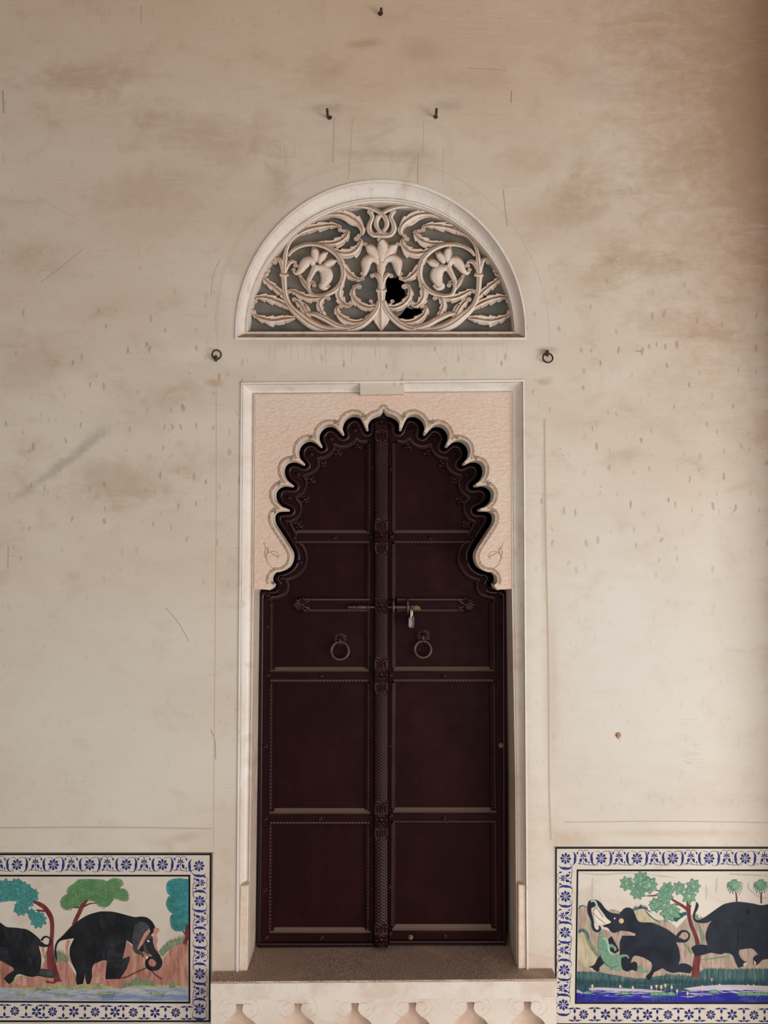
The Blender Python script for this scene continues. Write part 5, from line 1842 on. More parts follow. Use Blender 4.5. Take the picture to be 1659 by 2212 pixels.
# ground, rocks, water
PL.up()
PL.shape('painted_water', [(-126, 2133), (407, 2133), (407, 2163.6), (-126, 2161)], C_WATER)
PL.shape('painted_bank', A([(-700, 1640), (60, 1640), (420, 1600), (760, 1640), (1354, 1640)]) + B([(1055, 1640), (1055, 1770), (600, 1765), (300, 1770)]) + A([(1354, 1790), (800, 1785), (400, 1800), (0, 1770), (-700, 1770)]), C_GRASS)
PL.up()
PL.shape('painted_water', B([(0, 1860), (300, 1845), (700, 1870), (1050, 1850), (1055, 1925), (0, 1925)]), C_WATER2)
PL.shape('painted_rock', A([(-700, 1400), (-300, 1380), (0, 1430), (90, 1480), (165, 1545), (170, 1600), (60, 1640), (60, 1700), (300, 1730), (660, 1750), (200, 1770), (-700, 1740)]), C_ROCK)
PL.shape('painted_rock', A([(495, 1550), (520, 1480), (560, 1415), (600, 1410), (690, 1490), (745, 1440), (830, 1470), (890, 1560), (930, 1640), (940, 1735), (840, 1760), (700, 1730), (560, 1755), (240, 1740), (180, 1690), (260, 1620), (400, 1650)]), C_ROCK2)
PL.shape('painted_rock', A([(1060, 1500), (1305, 1430), (1354, 1440), (1354, 1720), (1050, 1740), (1000, 1720)]), C_ROCK2)
PL.shape('painted_rock', B([(90, 1400), (290, 1180), (340, 1230), (420, 1300), (560, 1330), (700, 1370), (745, 1420), (800, 1340), (870, 1268), (960, 1235), (1055, 1222), (1055, 1745), (700, 1735), (420, 1720), (250, 1780), (20, 1740), (60, 1640)]), C_ROCK)
PL.shape('painted_grass', B([(690, 1330), (730, 1280), (800, 1210), (880, 1180), (960, 1160), (1005, 1150), (1000, 1230), (880, 1262), (790, 1340), (740, 1400)]), C_GREEN)
PL.shape('painted_grass', A([(540, 1420), (560, 1330), (640, 1310), (760, 1350), (840, 1400), (830, 1470), (750, 1440), (690, 1480), (600, 1405)]), C_GREEN)
PL.up()
for q in ([(250, 1770), (270, 1700), (330, 1720), (400, 1650), (440, 1640), (500, 1690), (560, 1660), (620, 1700), (640, 1745), (500, 1740), (380, 1745)], [(820, 1780), (825, 1690), (850, 1670), (880, 1690), (895, 1770)]):
    PL.shape('painted_tuft', B(q), C_GREEN)
for q in ([(800, 1790), (820, 1720), (860, 1740), (900, 1790)], [(1130, 1790), (1170, 1740), (1200, 1705), (1235, 1760), (1230, 1790)], [(420, 1820), (440, 1760), (520, 1770), (640, 1790), (520, 1815)]):
    PL.shape('painted_tuft', A(q), C_GREEN)


def lilypads(Pc, Z, spots, r, mat, dark):
    for (x, y, k) in spots:
        def f(m, Y):
            for j in range(k):
                cx = x + (j - (k - 1) / 2) * r * 1.5
                m.flat(Z([(cx + r * cos(a) * 1.05, y - abs(r * .62 * sin(a)) if sin(a) > 0 else y - r * .2 * sin(a)) for a in (2 * pi * i / 16 for i in range(16))]), Y)
                m.stroke(Z([(cx - r * .3, y + r * .3), (cx - r * .3, y + r * 1.3)]), Y, 2, .35)
                m.stroke(Z([(cx + r * .4, y + r * .3), (cx + r * .4, y + r * 1.2)]), Y, 2, .35)
        Pc.many('painted_lilypad', f, dark)
        Pc.k += 1

        def f2(m, Y):
            for j in range(k):
                cx = x + (j - (k - 1) / 2) * r * 1.5
                m.flat(Z([(cx + r * .84 * cos(a), y - r * .08 - abs(r * .46 * sin(a)) if sin(a) > 0 else y - r * .1 * sin(a) - r * .08) for a in (2 * pi * i / 16 for i in range(16))]), Y)
        Pc.many('painted_lilypad', f2, mat)
        Pc.k -= 1


streaks(PL, 'painted_ripple', A([(0, 1800), (1354, 1800), (2296, 1780), (2296, 1920), (0, 1910)]), 260, 26, C_WATER2, .5)
streaks(PL, 'painted_ripple', A([(0, 1790), (1354, 1800), (2296, 1770), (2296, 1860), (0, 1870)]), 200, 22, C_IVORYW, .4)
lilypads(PL, A, [(250, 1860, 2), (745, 1850, 3), (1290, 1848, 4)], 34, C_GRASS, C_SAGED)
lilypads(PL, B, [(60, 1850, 3), (675, 1845, 3)], 38, C_GRASS, C_SAGED)
blades(PL, 'painted_blades', B([(700, 1390), (740, 1310), (800, 1240), (900, 1195), (1000, 1160)]), 9, C_GREEN)
blades(PL, 'painted_blades', A([(545, 1420), (600, 1350), (720, 1340), (830, 1410)]), 12, C_GREEN)
blades(PL, 'painted_blades', A([(500, 1770), (900, 1780), (1220, 1780)]), 7, C_GRASS)
blades(PL, 'painted_blades', B([(240, 1775), (340, 1740), (470, 1720), (650, 1745)]), 10, C_GREEN, 1.1)
# trees
PL.k = 3
tr = PL.shape('painted_tree', [(0, 0)] * 0 or A([(-420, 480), (-200, 455), (0, 468), (190, 465), (250, 452), (290, 490), (350, 520), (395, 560), (400, 600), (450, 610), (470, 700), (405, 725), (410, 775), (350, 790), (350, 850), (230, 880), (165, 825), (205, 715), (100, 715), (0, 730), (-120, 720), (-300, 740), (-420, 640)]), C_TEAL)
PL.line('tree_trunk', A([(405, 720, 14), (470, 745, 24), (540, 790, 28), (600, 870, 30), (630, 950, 27), (636, 1080, 25), (625, 1200, 27), (615, 1300, 40), (620, 1420, 50), (640, 1540, 55), (685, 1620, 40), (700, 1700, 44)]), C_BARK, tr)
PL.line('tree_trunk', A([(445, 822, 10), (500, 832, 12), (570, 838, 12)]), C_BARK, tr)
PL.shape('tree_root', A([(600, 1500), (650, 1540), (680, 1640), (650, 1700), (560, 1680), (560, 1710), (660, 1720), (700, 1690), (760, 1695), (720, 1640), (690, 1540), (680, 1480)]), C_BARK, tr)
PL.k = 4
for i, (x, y, r) in enumerate([(-300, 540, 90), (-190, 640, 90), (-80, 540, 85), (65, 525, 90), (55, 630, 95), (205, 505, 75), (160, 640, 65), (290, 590, 112), (410, 620, 62), (330, 700, 80), (250, 812, 92), (465, 940, 112), (385, 860, 55)]):
    q = A([(x, y)])[0]
    PL.k = 4 + (i % 3)
    rosette(PL, tr, q[0], q[1], r / 5.642, C_TEAL, C_TEALD, 9 if r > 100 else 7, i)
PL.k = 3
GREEN_CROWN = soft(A([(735, 740), (745, 690), (770, 655), (820, 622), (825, 560), (900, 500), (950, 455), (1020, 445), (1110, 447), (1200, 450), (1270, 458), (1310, 478), (1340, 450)]) + B([(160, 435), (225, 445), (258, 480), (248, 525), (215, 553), (172, 568), (215, 562), (270, 565), (312, 600), (326, 660), (312, 702), (265, 710), (200, 692), (152, 668), (115, 735), (70, 780), (20, 788)]) + A([(1210, 775), (1185, 735), (1130, 712), (1070, 700), (1020, 755), (960, 785), (890, 798), (820, 822), (760, 795)]))
tg = PL.shape('painted_tree', GREEN_CROWN, C_FOLG, smooth=0)
scale_leaves(PL, GREEN_CROWN, tg, C_FOLGD)
PL.line('tree_trunk', A([(1068, 700, 10), (1010, 765, 24), (965, 860, 24), (925, 940, 24), (900, 1010, 26)]), C_BARK, tg)
PL.line('tree_trunk', A([(890, 792, 5), (940, 790, 7), (985, 805, 7)]), C_BARK, tg)
PL.line('tree_trunk', A([(1185, 738, 5), (1090, 748, 8), (1010, 790, 10)]), C_BARK, tg)
TEAL_CROWN = soft(B([(785, 560), (790, 505), (820, 465), (870, 445), (950, 436), (1055, 448), (1055, 1060), (980, 1082), (900, 1083), (850, 1040), (830, 960), (835, 900), (865, 868), (820, 840), (785, 770), (785, 720), (810, 660), (835, 655), (800, 620)]))
tt = PL.shape('painted_tree', TEAL_CROWN, C_FOLT, smooth=0)
ring_leaves(PL, TEAL_CROWN, tt, C_TEALD, B([(915, 560), (880, 760), (1000, 730), (950, 970), (1045, 500), (1050, 900)]) and [tuple(p) + (40,) for p in B([(915, 560), (880, 760), (1000, 730), (950, 970), (1045, 500), (1050, 900)])])
PL.line('tree_trunk', B([(1042, 1000, 16), (1036, 1080, 22), (1034, 1160, 24), (1010, 1240, 26)]), C_BARK, tt)
PL.line('tree_trunk', B([(985, 1075, 7), (1010, 1110, 9), (1030, 1150, 10)]), C_BARK, tt)
# elephants
PL.k = 8
e1 = PL.shape('painted_elephant', A([(-420, 1250), (-360, 1060), (-220, 960), (-80, 945), (0, 975), (80, 1030), (200, 1040), (330, 1060), (420, 1120), (490, 1185), (505, 1235), (475, 1270), (500, 1370), (505, 1450), (495, 1540), (560, 1545), (630, 1560), (660, 1580), (665, 1625), (630, 1650), (540, 1640), (460, 1625), (400, 1640), (330, 1630), (250, 1605), (210, 1610), (180, 1640), (160, 1690), (110, 1725), (80, 1700), (45, 1660), (90, 1610), (170, 1560), (160, 1530), (80, 1480), (0, 1440), (-200, 1420), (-300, 1640), (-400, 1640), (-420, 1420)]), C_ELE)
PL.up()
PL.line('elephant_tail', A([(478, 1215, 16), (500, 1240, 30), (545, 1258, 18), (600, 1250, 8), (620, 1215, 7), (608, 1170, 8), (565, 1148, 10), (530, 1160, 12), (505, 1195, 14)]), C_ELE, e1)
PL.line('ear_edge', A([(540, 1400, 14), (522, 1300, 16), (500, 1270, 6)]), C_PINK, PL.o)
PL.shape('elephant_foot', A([(495, 1545), (560, 1547), (640, 1565), (662, 1590), (655, 1630), (590, 1640), (500, 1620), (470, 1600)]), C_ELEL, e1)
PL.k = 8
e2 = PL.shape('painted_elephant', A([(690, 1460), (672, 1390), (664, 1320), (672, 1250), (700, 1195), (770, 1130), (860, 1030), (960, 950), (1080, 880), (1220, 842), (1354, 842)]) + B([(200, 858), (330, 893), (405, 910), (480, 903), (550, 914), (610, 960), (648, 1025), (650, 1080), (600, 1120), (620, 1170), (622, 1240), (560, 1300), (500, 1330), (440, 1345), (370, 1240), (300, 1190), (282, 1300), (250, 1420), (340, 1385), (335, 1440), (300, 1540), (220, 1655), (140, 1665), (45, 1665), (50, 1560), (65, 1432)]) + A([(1250, 1440), (1190, 1462), (1145, 1485), (1120, 1545), (1122, 1640), (1095, 1720), (1060, 1730), (1040, 1660), (1040, 1580), (1030, 1640), (1010, 1722), (940, 1735), (922, 1680), (930, 1585), (885, 1490), (850, 1385), (852, 1280), (905, 1165), (870, 1172), (800, 1182), (735, 1200), (700, 1240), (685, 1320), (695, 1400)]), C_ELE)
PL.line('hind_edge', A([(835, 1190, 22), (815, 1290, 14), (830, 1390, 12), (880, 1490, 5)]), C_PINK, PL.o)
PL.up()
PL.shape('elephant_ear', B([(388, 1060), (410, 1000), (470, 962), (540, 980), (580, 1030), (585, 1070), (555, 1120), (500, 1200), (445, 1290), (480, 1335), (510, 1370), (503, 1410), (480, 1372), (410, 1350), (380, 1290), (372, 1180)]), C_ELEL, e2)
PL.shape('elephant_head', B([(490, 1200), (530, 1140), (580, 1115), (620, 1150), (622, 1230), (640, 1300), (560, 1370), (520, 1330), (505, 1260)]), C_ELEL, e2)
PL.line('elephant_trunk', B([(565, 1180, 50), (600, 1290, 46), (660, 1380, 40), (700, 1460, 38), (680, 1520, 32), (620, 1540, 26), (562, 1515, 24), (548, 1460, 20), (575, 1412, 16), (620, 1408, 12), (652, 1440, 7)]), C_ELE, e2, 8)
PL.up()
PL.shape('ear_edge', B([(578, 1045), (592, 1085), (545, 1150), (490, 1250), (450, 1305), (430, 1295), (475, 1190), (520, 1105)]), C_PINK, e2)
PL.shape('far_ear', B([(636, 1042), (690, 1045), (703, 1075), (668, 1122), (620, 1122)]), C_PINK, e2)
PL.shape('forehead', B([(620, 1165), (640, 1130), (665, 1125), (682, 1180), (665, 1255), (690, 1340), (650, 1300), (625, 1225)]), C_PINK, e2)
PL.shape('elephant_eye', B([(545, 1195), (565, 1188), (588, 1205), (565, 1215)]), C_IVORY, e2)
PL.shape('tusk', B([(535, 1385), (565, 1390), (560, 1415), (540, 1420)]), C_IVORY, e2)
PL.line('leg_crease', A([(1160, 1200, 4), (1165, 1320, 5), (1140, 1440, 5), (1080, 1500, 4)]), C_BLACK, e2)
PL.line('leg_crease', B([(50, 1320, 4), (45, 1420, 5), (60, 1440, 4)]), C_BLACK, e2)
PL.line('leg_crease', B([(120, 930, 3), (240, 1020, 4), (360, 1060, 3)]), C_BLACK, e2)
PL.line('leg_crease', B([(255, 1440, 3), (200, 1540, 4), (130, 1640, 3)]), C_BLACK, e2)


def chain(m, Y):
    for path in (B([(540, 1530), (460, 1565), (380, 1600), (300, 1640), (210, 1655)]), B([(600, 1550), (640, 1600), (690, 1640), (720, 1660)])):
        for (x, y) in resample(cr(path, 6), 3.6):
            m.z += 1e-6
            m.tri_fill([[P(x + 2.1 * cos(a), y + 1.6 * sin(a), Y - m.z) for a in (2 * pi * k / 10 for k in range(10))], [P(x + 1.3 * cos(a), y + .9 * sin(a), Y - m.z) for a in (2 * pi * k / 10 for k in range(10))]])


PL.many('painted_chain', chain, C_BLACK)
xs = [-120, -41.5, 36.9, 115.6, 194, 272.8, 351.2]
sx = [-80.5, -2, 76.6, 153.8, 231.5, 311.3, 390]
bt = [('r', 32, 2184), ('v', 9.7, 2184), ('v', 56.4, 2184), ('s', 79, 2185), ('v', 91.3 + 3, 2185), ('r', 113.4, 2185.5), ('v', 136.8, 2186), ('s', 159.5, 2185.5), ('v', 183.4, 2186), ('r', 205.6, 2186), ('v', 229.2, 2186.5), ('s', 248.4, 2186), ('v', 266.4, 2186.5), ('r', 288, 2187), ('v', 311.3, 2187), ('s', 334.9, 2187.5), ('v', 357.4, 2188), ('r', 379.5, 2187.5), ('v', 403.5, 2188), ('s', -14, 2184), ('v', -38, 2184), ('r', -61, 2184), ('v', -84, 2184), ('s', -107, 2184), ('v', -130, 2184)]
border(PL, [(x, 1867.8) for x in xs], [(x, 1866) for x in sx], [(430, 1870.5), (431.4, 1946.7), (432, 2025.6), (431.4, 2103.6), (431.2, 2179.8)], [(432, 1906.8), (432.6, 1985.7), (432.6, 2062.8), (432, 2140.8)], bt, 1)

# ================================================================= right picture
Cc = zm(1180, 1810, 1376 / 250.0)
Dd = zm(1400, 1810, 1425 / 259.0)
Ee = zm(1225, 1920, 1659 / 180.0)
Ff = zm(1490, 1880, 1659 / 169.0)
PR = Picture([(1197.5, 1829.5), (1838, 1829.5), (1838, 2214.5), (1198.5, 2214.5)], 'right painted wall panel with two black elephants, a green crocodile and palms')
PR.shape('border_line', [(1199, 1829.7), (1838, 1829.7), (1838, 2214.3), (1198.7, 2214.3)], C_BLACK, holes=[[(1203, 1833.6), (1834, 1833.6), (1834, 2210.5), (1202.3, 2210.5)]])
PR.shape('border_line', [(1245.6, 1878), (1800, 1878), (1800, 2169.5), (1241.6, 2168.6)], C_BLACK, holes=[[(1249.4, 1882.2), (1796, 1882.2), (1796, 2165), (1245.6, 2164.4)]])
PR.shape('painted_hill', Ee([(225, 420), (330, 350), (410, 400), (480, 620), (540, 850), (700, 800), (900, 860), (1100, 830), (1360, 560), (1660, 640)]) + Dd([(100, 1000), (340, 1075), (470, 940), (545, 900), (620, 1020), (700, 985), (800, 1000), (1400, 1200), (2180, 1200), (2180, 1640), (400, 1660), (-190, 1700)]) + Ee([(215, 1660)]), C_HILL)
PR.shape('painted_hill', Ee([(225, 390), (262, 345), (320, 335), (410, 372), (420, 480), (470, 600), (520, 840), (640, 850), (700, 770), (720, 880), (880, 900), (1060, 900), (1060, 1400), (1350, 1300), (1660, 1450)]) + Dd([(60, 1600), (560, 1660), (620, 1560), (1050, 1580), (2180, 1580), (2180, 1300), (1400, 1280), (1300, 1100), (700, 1000), (600, 1060), (545, 905), (470, 920), (420, 1000), (340, 1070), (240, 985), (130, 975), (60, 960), (-20, 880), (-90, 850), (-190, 880), (-190, 1000)]) + Ee([(1300, 800), (900, 1650), (215, 1660)])[1:], C_HILL)
PR.up()
PR.shape('painted_hill', Ee([(225, 900), (300, 855), (380, 900), (430, 1040), (470, 1180), (600, 1350), (540, 1510), (380, 1560), (225, 1400)]), C_HILLY)
PR.shape('painted_hill', Dd([(-195, 880), (-100, 848), (-20, 878), (60, 955), (100, 1000), (-20, 1012), (-190, 1010)]), C_HILLY)
PR.line('painted_shade', Ee([(230, 850, 26), (330, 830, 34), (400, 930, 40), (440, 1060, 40), (520, 1200, 38), (610, 1330, 30)]), C_GREEN)
PR.line('painted_shade', Ee([(228, 400, 8), (262, 348, 12), (330, 335, 10), (405, 375, 6)]), C_DGRASS)
PR.line('painted_shade', Ee([(1300, 430, 8), (1360, 410, 22), (1450, 375, 26), (1540, 395, 14), (1660, 460, 10)]), C_DGRASS)
PR.line('painted_shade', Dd([(-30, 870, 5), (50, 950, 8), (130, 1000, 5)]), C_DGRASS)
PR.line('painted_shade', Dd([(600, 1010, 6), (620, 1090, 18), (650, 1180, 22), (640, 1260, 10)]), C_GREEN)
PR.line('painted_shade', Dd([(420, 1250, 6), (470, 1300, 16), (510, 1370, 12)]), C_GREEN)
PR.line('painted_shade', Dd([(330, 990, 6), (390, 930, 22), (440, 900, 22), (480, 920, 8)]), C_DGRASS)
PR.line('painted_shade', Dd([(640, 1450, 5), (780, 1430, 10), (940, 1410, 8)]), C_GREEN)
PR.line('painted_smear', Dd([(690, 560, 12), (700, 640, 30), (690, 740, 10)]), C_SMOKE)
PR.line('painted_smear', Dd([(820, 470, 8), (815, 560, 14), (810, 660, 8)]), C_SMOKE)
PR.line('painted_smear', Dd([(0, 440, 8), (160, 455, 16), (330, 470, 10)]), C_SMOKE)
PR.line('painted_smear', Cc([(400, 410, 6), (640, 440, 14), (900, 420, 10), (1200, 420, 10)]), C_SMOKE)
PR.line('painted_smear', Cc([(550, 470, 10), (548, 600, 12), (545, 720, 8)]), C_SMOKE)
PR.line('painted_smear', Dd([(1115, 520, 8), (1112, 600, 12), (1080, 690, 6)]), C_SMOKE)
PR.line('painted_smear', Dd([(1190, 520, 8), (1200, 610, 12), (1320, 700, 16), (1420, 720, 12)]), C_SMOKE)
PR.line('painted_smear', Dd([(960, 430, 6), (1180, 440, 12), (1420, 450, 8)]), C_SMOKE)
PR.up()
# grass bank and water
PR.shape('painted_bank', Cc([(360, 1590), (620, 1600), (900, 1650), (1100, 1680), (1376, 1640)]) + Dd([(200, 1640), (560, 1660), (680, 1560), (1000, 1570), (1425, 1560), (2180, 1570), (2180, 1800), (1000, 1770), (600, 1790)]) + Cc([(1376, 1800), (900, 1790), (560, 1780), (480, 1830), (360, 1790)]), C_DGRASS)
PR.shape('painted_water', Cc([(362, 1770), (480, 1790), (620, 1778), (900, 1790), (1376, 1800)]) + Dd([(500, 1770), (900, 1745), (2180, 1770), (2180, 1953)]) + Cc([(362, 1949)]), C_LILAC)
PR.up()
PR.shape('painted_water', Cc([(362, 1840), (480, 1850), (640, 1825), (900, 1850), (1376, 1845)]) + Dd([(700, 1870), (1000, 1850), (2180, 1850), (2180, 1953)]) + Cc([(362, 1950)]), C_DEEP)
PR.shape('painted_bank', Cc([(362, 1700), (900, 1745), (1376, 1760)]) + Dd([(400, 1740), (600, 1720), (1425, 1720), (2180, 1720), (2180, 1790), (1000, 1745), (600, 1765), (420, 1790), (580, 1840), (300, 1850)]) + Cc([(1376, 1820), (900, 1775), (560, 1770), (500, 1790), (610, 1885), (470, 1850), (362, 1800)]), C_DGRASS2)
streaks(PR, 'painted_ripple', Cc([(370, 1785), (900, 1800), (1376, 1810), (2600, 1790), (2600, 1900), (370, 1890)]), 150, 26, C_LILAC, .45)
streaks(PR, 'painted_ripple', Cc([(370, 1815), (900, 1815), (1376, 1820), (2600, 1810), (2600, 1900), (370, 1890)]), 260, 30, C_DEEP, .6)
PR.up()
lilypads(PR, Cc, [(490, 1855, 1), (935, 1858, 1), (1330, 1870, 2)], 58, C_SAGE, C_SAGED)
lilypads(PR, Dd, [(175, 1868, 3), (785, 1840, 1), (1260, 1870, 4)], 62, C_SAGE, C_SAGED)
for Z, pts in ((Cc, [(548, 1765), (880, 1765), (1030, 1785), (1250, 1780), (1312, 1762), (1368, 1770)]), (Dd, [(40, 1780), (100, 1760), (155, 1775), (205, 1755), (280, 1775), (345, 1820), (760, 1690), (850, 1735), (645, 1775), (1125, 1770), (1190, 1765), (1255, 1765), (1325, 1785), (1392, 1790), (470, 1850)])):
    for (x, y) in pts:
        def f(m, Y):
            m.flat(Z([(x, y - 30), (x + 14, y - 8), (x + 12, y + 14), (x, y + 24), (x - 13, y + 12), (x - 13, y - 10)]), Y)
            m.stroke(Z([(x, y + 20), (x + 2, y + 60)]), Y, 2, .35)
        PR.many('painted_bud', f, C_BUD)
blades(PR, 'painted_blades', Cc([(362, 1610), (620, 1615), (900, 1665), (1100, 1695), (1376, 1655)]), 5, C_DGRASS, .9, .15)
blades(PR, 'painted_blades', Dd([(200, 1650), (540, 1670), (690, 1580), (1000, 1590), (1425, 1580)]), 8, C_DGRASS, .9, .15)
blades(PR, 'painted_blades', Cc([(362, 1720), (900, 1740), (1376, 1740)]), 12, C_DGRASS2, 1.2, .1)
blades(PR, 'painted_blades', Dd([(0, 1720), (700, 1730), (1425, 1730)]), 12, C_DGRASS2, 1.2, .1)
blades(PR, 'painted_blades', Ee([(1300, 440), (1380, 400), (1480, 380), (1600, 410)]), 8, C_DGRASS, 1.0, .2, .45)
blades(PR, 'painted_blades', Ee([(230, 880), (300, 830), (380, 880), (430, 1000)]), 8, C_DGRASS, .8, .4, .45)
blades(PR, 'painted_blades', Dd([(340, 990), (400, 930), (470, 900)]), 7, C_DGRASS, .8, .3, .45)
blades(PR, 'painted_blades', Dd([(560, 930), (600, 975), (650, 985)]), 9, C_GREEN, .8, .3, .4)
# trees
PR.k = 5
tq = PR.line('painted_tree', Dd([(470, 745, 13), (482, 830, 24), (488, 930, 20), (515, 1040, 22), (560, 1150, 22), (590, 1260, 26), (588, 1400, 38), (572, 1520, 42), (560, 1660, 48)]), C_BARK)
PR.line('tree_branch', Dd([(262, 716, 8), (350, 772, 16), (430, 822, 18), (484, 870, 18)]), C_BARK, tq)
PR.line('tree_branch', Dd([(318, 800, 5), (350, 795, 8), (390, 800, 8)]), C_BARK, tq)
PR.line('tree_branch', Dd([(55, 608, 5), (105, 625, 7), (160, 640, 7)]), C_BARK, tq)
PR.line('tree_branch', Dd([(-20, 690, 5), (60, 688, 8), (130, 680, 8)]), C_BARK, tq)
PR.line('tree_branch', Dd([(515, 800, 4), (500, 820, 8), (490, 850, 8)]), C_BARK, tq)
PR.shape('tree_foliage', Dd([(140, 900), (200, 960), (320, 990), (400, 950), (420, 900), (340, 880), (250, 900)]), C_TEALD, tq)
for i, (Z, x, y, r) in enumerate([(Cc, 960, 545, 95), (Cc, 1130, 490, 105), (Cc, 1225, 560, 108), (Cc, 1090, 640, 105), (Cc, 1120, 555, 70), (Cc, 1310, 795, 90), (Dd, 230, 605, 85), (Dd, 205, 690, 105), (Dd, 375, 600, 85), (Dd, 540, 575, 95), (Dd, 490, 695, 92), (Dd, 100, 800, 88), (Dd, 270, 880, 128), (Dd, 10, 560, 90)]):
    q = Z([(x, y)])[0]
    PR.k = 6 + (i % 3)
    rosette(PR, tq, q[0], q[1], r / 5.5, C_SAGE, C_SAGED, 8 if r > 100 else 7, i * .7)
    m = MB()
    for k in range(4):
        m.flat([(q[0] + R.uniform(-2.5, 2.5) + 1.1 * cos(a), q[1] + R.uniform(-2, 2) * 0 + (k - 1.5) * 1.7 + 1.1 * sin(a)) for a in (2 * pi * j / 6 for j in range(6))], PR.Y())
    PR.add('blossom', m, C_YELL, tq)
PR.k = 4
for (x, y, x1) in ((950, 285, 1000), (1515, 285, 1520)):
    pt = PR.line('painted_palm', Ff([(x + 30 if x < 1000 else x + 5, 470, 13), (x1 - 6, 560, 14), (x1, 700, 17)]), C_BARK)
    for grow, mt, dz in ((.5, C_TEALD, 0), (0, C_SAGE, .00006)):
        m = MB()
        st = random.Random(3)
        for k in range(22):
            a = radians(-200 + k * 220 / 21 * 1.0) if False else radians(-190 + k * 400 / 22)
            l = 175 + 40 * max(0, sin(a)) + st.uniform(-18, 18)
            if sin(a) < -.3:
                l *= .62
            ex, ey = x + l * cos(a) * .92, y + l * sin(a) + 22 * abs(cos(a))
            p0, p1, p2 = Ff([(x, y)])[0], Ff([(x + (ex - x) * .5, y + (ey - y) * .5 - 22 * abs(cos(a)))])[0], Ff([(ex, ey)])[0]
            m.stroke([p0 + (.5 + grow,), p1 + (1.35 + grow * .7,), p2 + (.15 + grow * .5,)], PR.Y(), 4)
        PR.add('palm_frond', m, mt, pt)
# elephants and the crocodile
PR.k = 9
r1 = PR.shape('painted_elephant', Ee([(540, 232), (600, 228), (680, 285), (740, 370), (800, 430), (870, 470), (940, 490), (1010, 492), (1058, 470), (1100, 442), (1130, 402), (1200, 376), (1268, 384), (1320, 430), (1360, 520), (1388, 600), (1430, 650), (1500, 672)]) + Cc([(1250, 1008), (1376, 1042)]) + Dd([(60, 1018), (140, 1045), (220, 1082), (290, 1130), (350, 1175), (440, 1215), (440, 1238), (380, 1245), (335, 1242), (368, 1320), (382, 1430), (362, 1508), (410, 1492), (470, 1500), (520, 1530), (528, 1560), (500, 1612), (430, 1602), (360, 1595), (300, 1606), (225, 1585), (175, 1550), (120, 1575), (70, 1600), (30, 1680), (0, 1690)]) + Cc([(1210, 1690), (1185, 1650), (1240, 1595), (1262, 1530), (1250, 1480), (1160, 1425), (1060, 1398), (1025, 1425), (1003, 1490), (1055, 1470), (1085, 1500), (1080, 1560), (1075, 1588), (1020, 1570), (960, 1590), (910, 1562), (888, 1490), (892, 1420), (878, 1370), (875, 1250), (905, 1165), (1055, 1165), (1060, 1140), (890, 1105)]) + Ee([(1090, 820), (1030, 850), (960, 875), (900, 868), (855, 832), (812, 775), (740, 760), (708, 738), (800, 708), (862, 690), (880, 655), (800, 590), (720, 480), (640, 370), (600, 300)]), C_ELE2)
PR.line('elephant_trunk', Ee([(610, 300, 60), (560, 262, 44), (495, 300, 76), (446, 380, 40), (452, 480, 38), (484, 570, 30), (508, 650, 26), (514, 740, 26), (545, 815, 26), (600, 845, 22), (648, 822, 20), (658, 775, 18), (640, 740, 12)]), C_ELE2, r1, 8)
PR.line('elephant_tail', Dd([(335, 1205, 30), (400, 1225, 20), (450, 1225, 14), (485, 1190, 9), (488, 1145, 9), (455, 1112, 10), (405, 1112, 12), (365, 1150, 16), (350, 1180, 16)]), C_ELE2, r1, 8)
PR.shape('front_leg', Ee([(660, 1325), (690, 1400), (748, 1480), (652, 1560), (642, 1640), (590, 1650), (540, 1612), (440, 1592), (462, 1555), (550, 1512), (605, 1400)]), C_ELE2, r1)
PR.shape('front_leg', Ee([(820, 1010), (888, 942), (952, 1062), (1042, 1232), (952, 1292), (850, 1235), (862, 1170), (835, 1100)]), C_ELE2, r1)
r2 = PR.shape('painted_elephant', Dd([(600, 985), (700, 930), (800, 858), (900, 792), (1000, 767), (1100, 762), (1250, 782), (1340, 802), (1425, 790), (1500, 740), (1620, 760), (1700, 860), (1720, 1000), (1800, 1180), (1780, 1300), (1700, 1250), (1640, 1120), (1560, 1160), (1500, 1420), (1420, 1440), (1360, 1450), (1310, 1500), (1270, 1520), (1252, 1500), (1255, 1420), (1310, 1385), (1260, 1330), (1210, 1312), (1085, 1330), (1080, 1380), (1120, 1450), (1190, 1485), (1185, 1508), (1130, 1525), (1072, 1545), (1050, 1500), (1010, 1400), (960, 1372), (905, 1370), (860, 1386), (750, 1366), (650, 1392), (575, 1402), (540, 1370), (515, 1308), (560, 1280), (640, 1270), (712, 1280), (688, 1200), (690, 1130), (720, 1050), (768, 966), (690, 1000)]), C_ELE2)
PR.line('elephant_tail', Dd([(576, 765, 4), (585, 800, 16), (572, 850, 15), (550, 900, 10), (548, 950, 10), (570, 985, 13), (620, 995, 18), (690, 980, 30), (750, 940, 40)]), C_ELE2, r2)
PR.up()
PR.shape('flank_scar', Dd([(1160, 870), (1185, 840), (1205, 850), (1212, 890), (1190, 915), (1165, 900)]), C_BLACK, r2)
PR.line('leg_crease', Dd([(1060, 1030, 3), (1068, 1150, 5), (1060, 1300, 3)]), C_BLACK, r2)
PR.line('leg_crease', Dd([(900, 930, 2), (1000, 960, 2.4), (1050, 1030, 2.4), (1120, 1035, 2)]), C_BLACK, r2)
PR.line('leg_crease', Dd([(930, 1070, 2), (990, 1130, 2.5), (1050, 1110, 2)]), C_BLACK, r2)
PR.shape('toenail', Dd([(1130, 1500), (1150, 1480), (1185, 1480), (1188, 1500), (1160, 1518), (1135, 1522)]), C_BUD, r2)
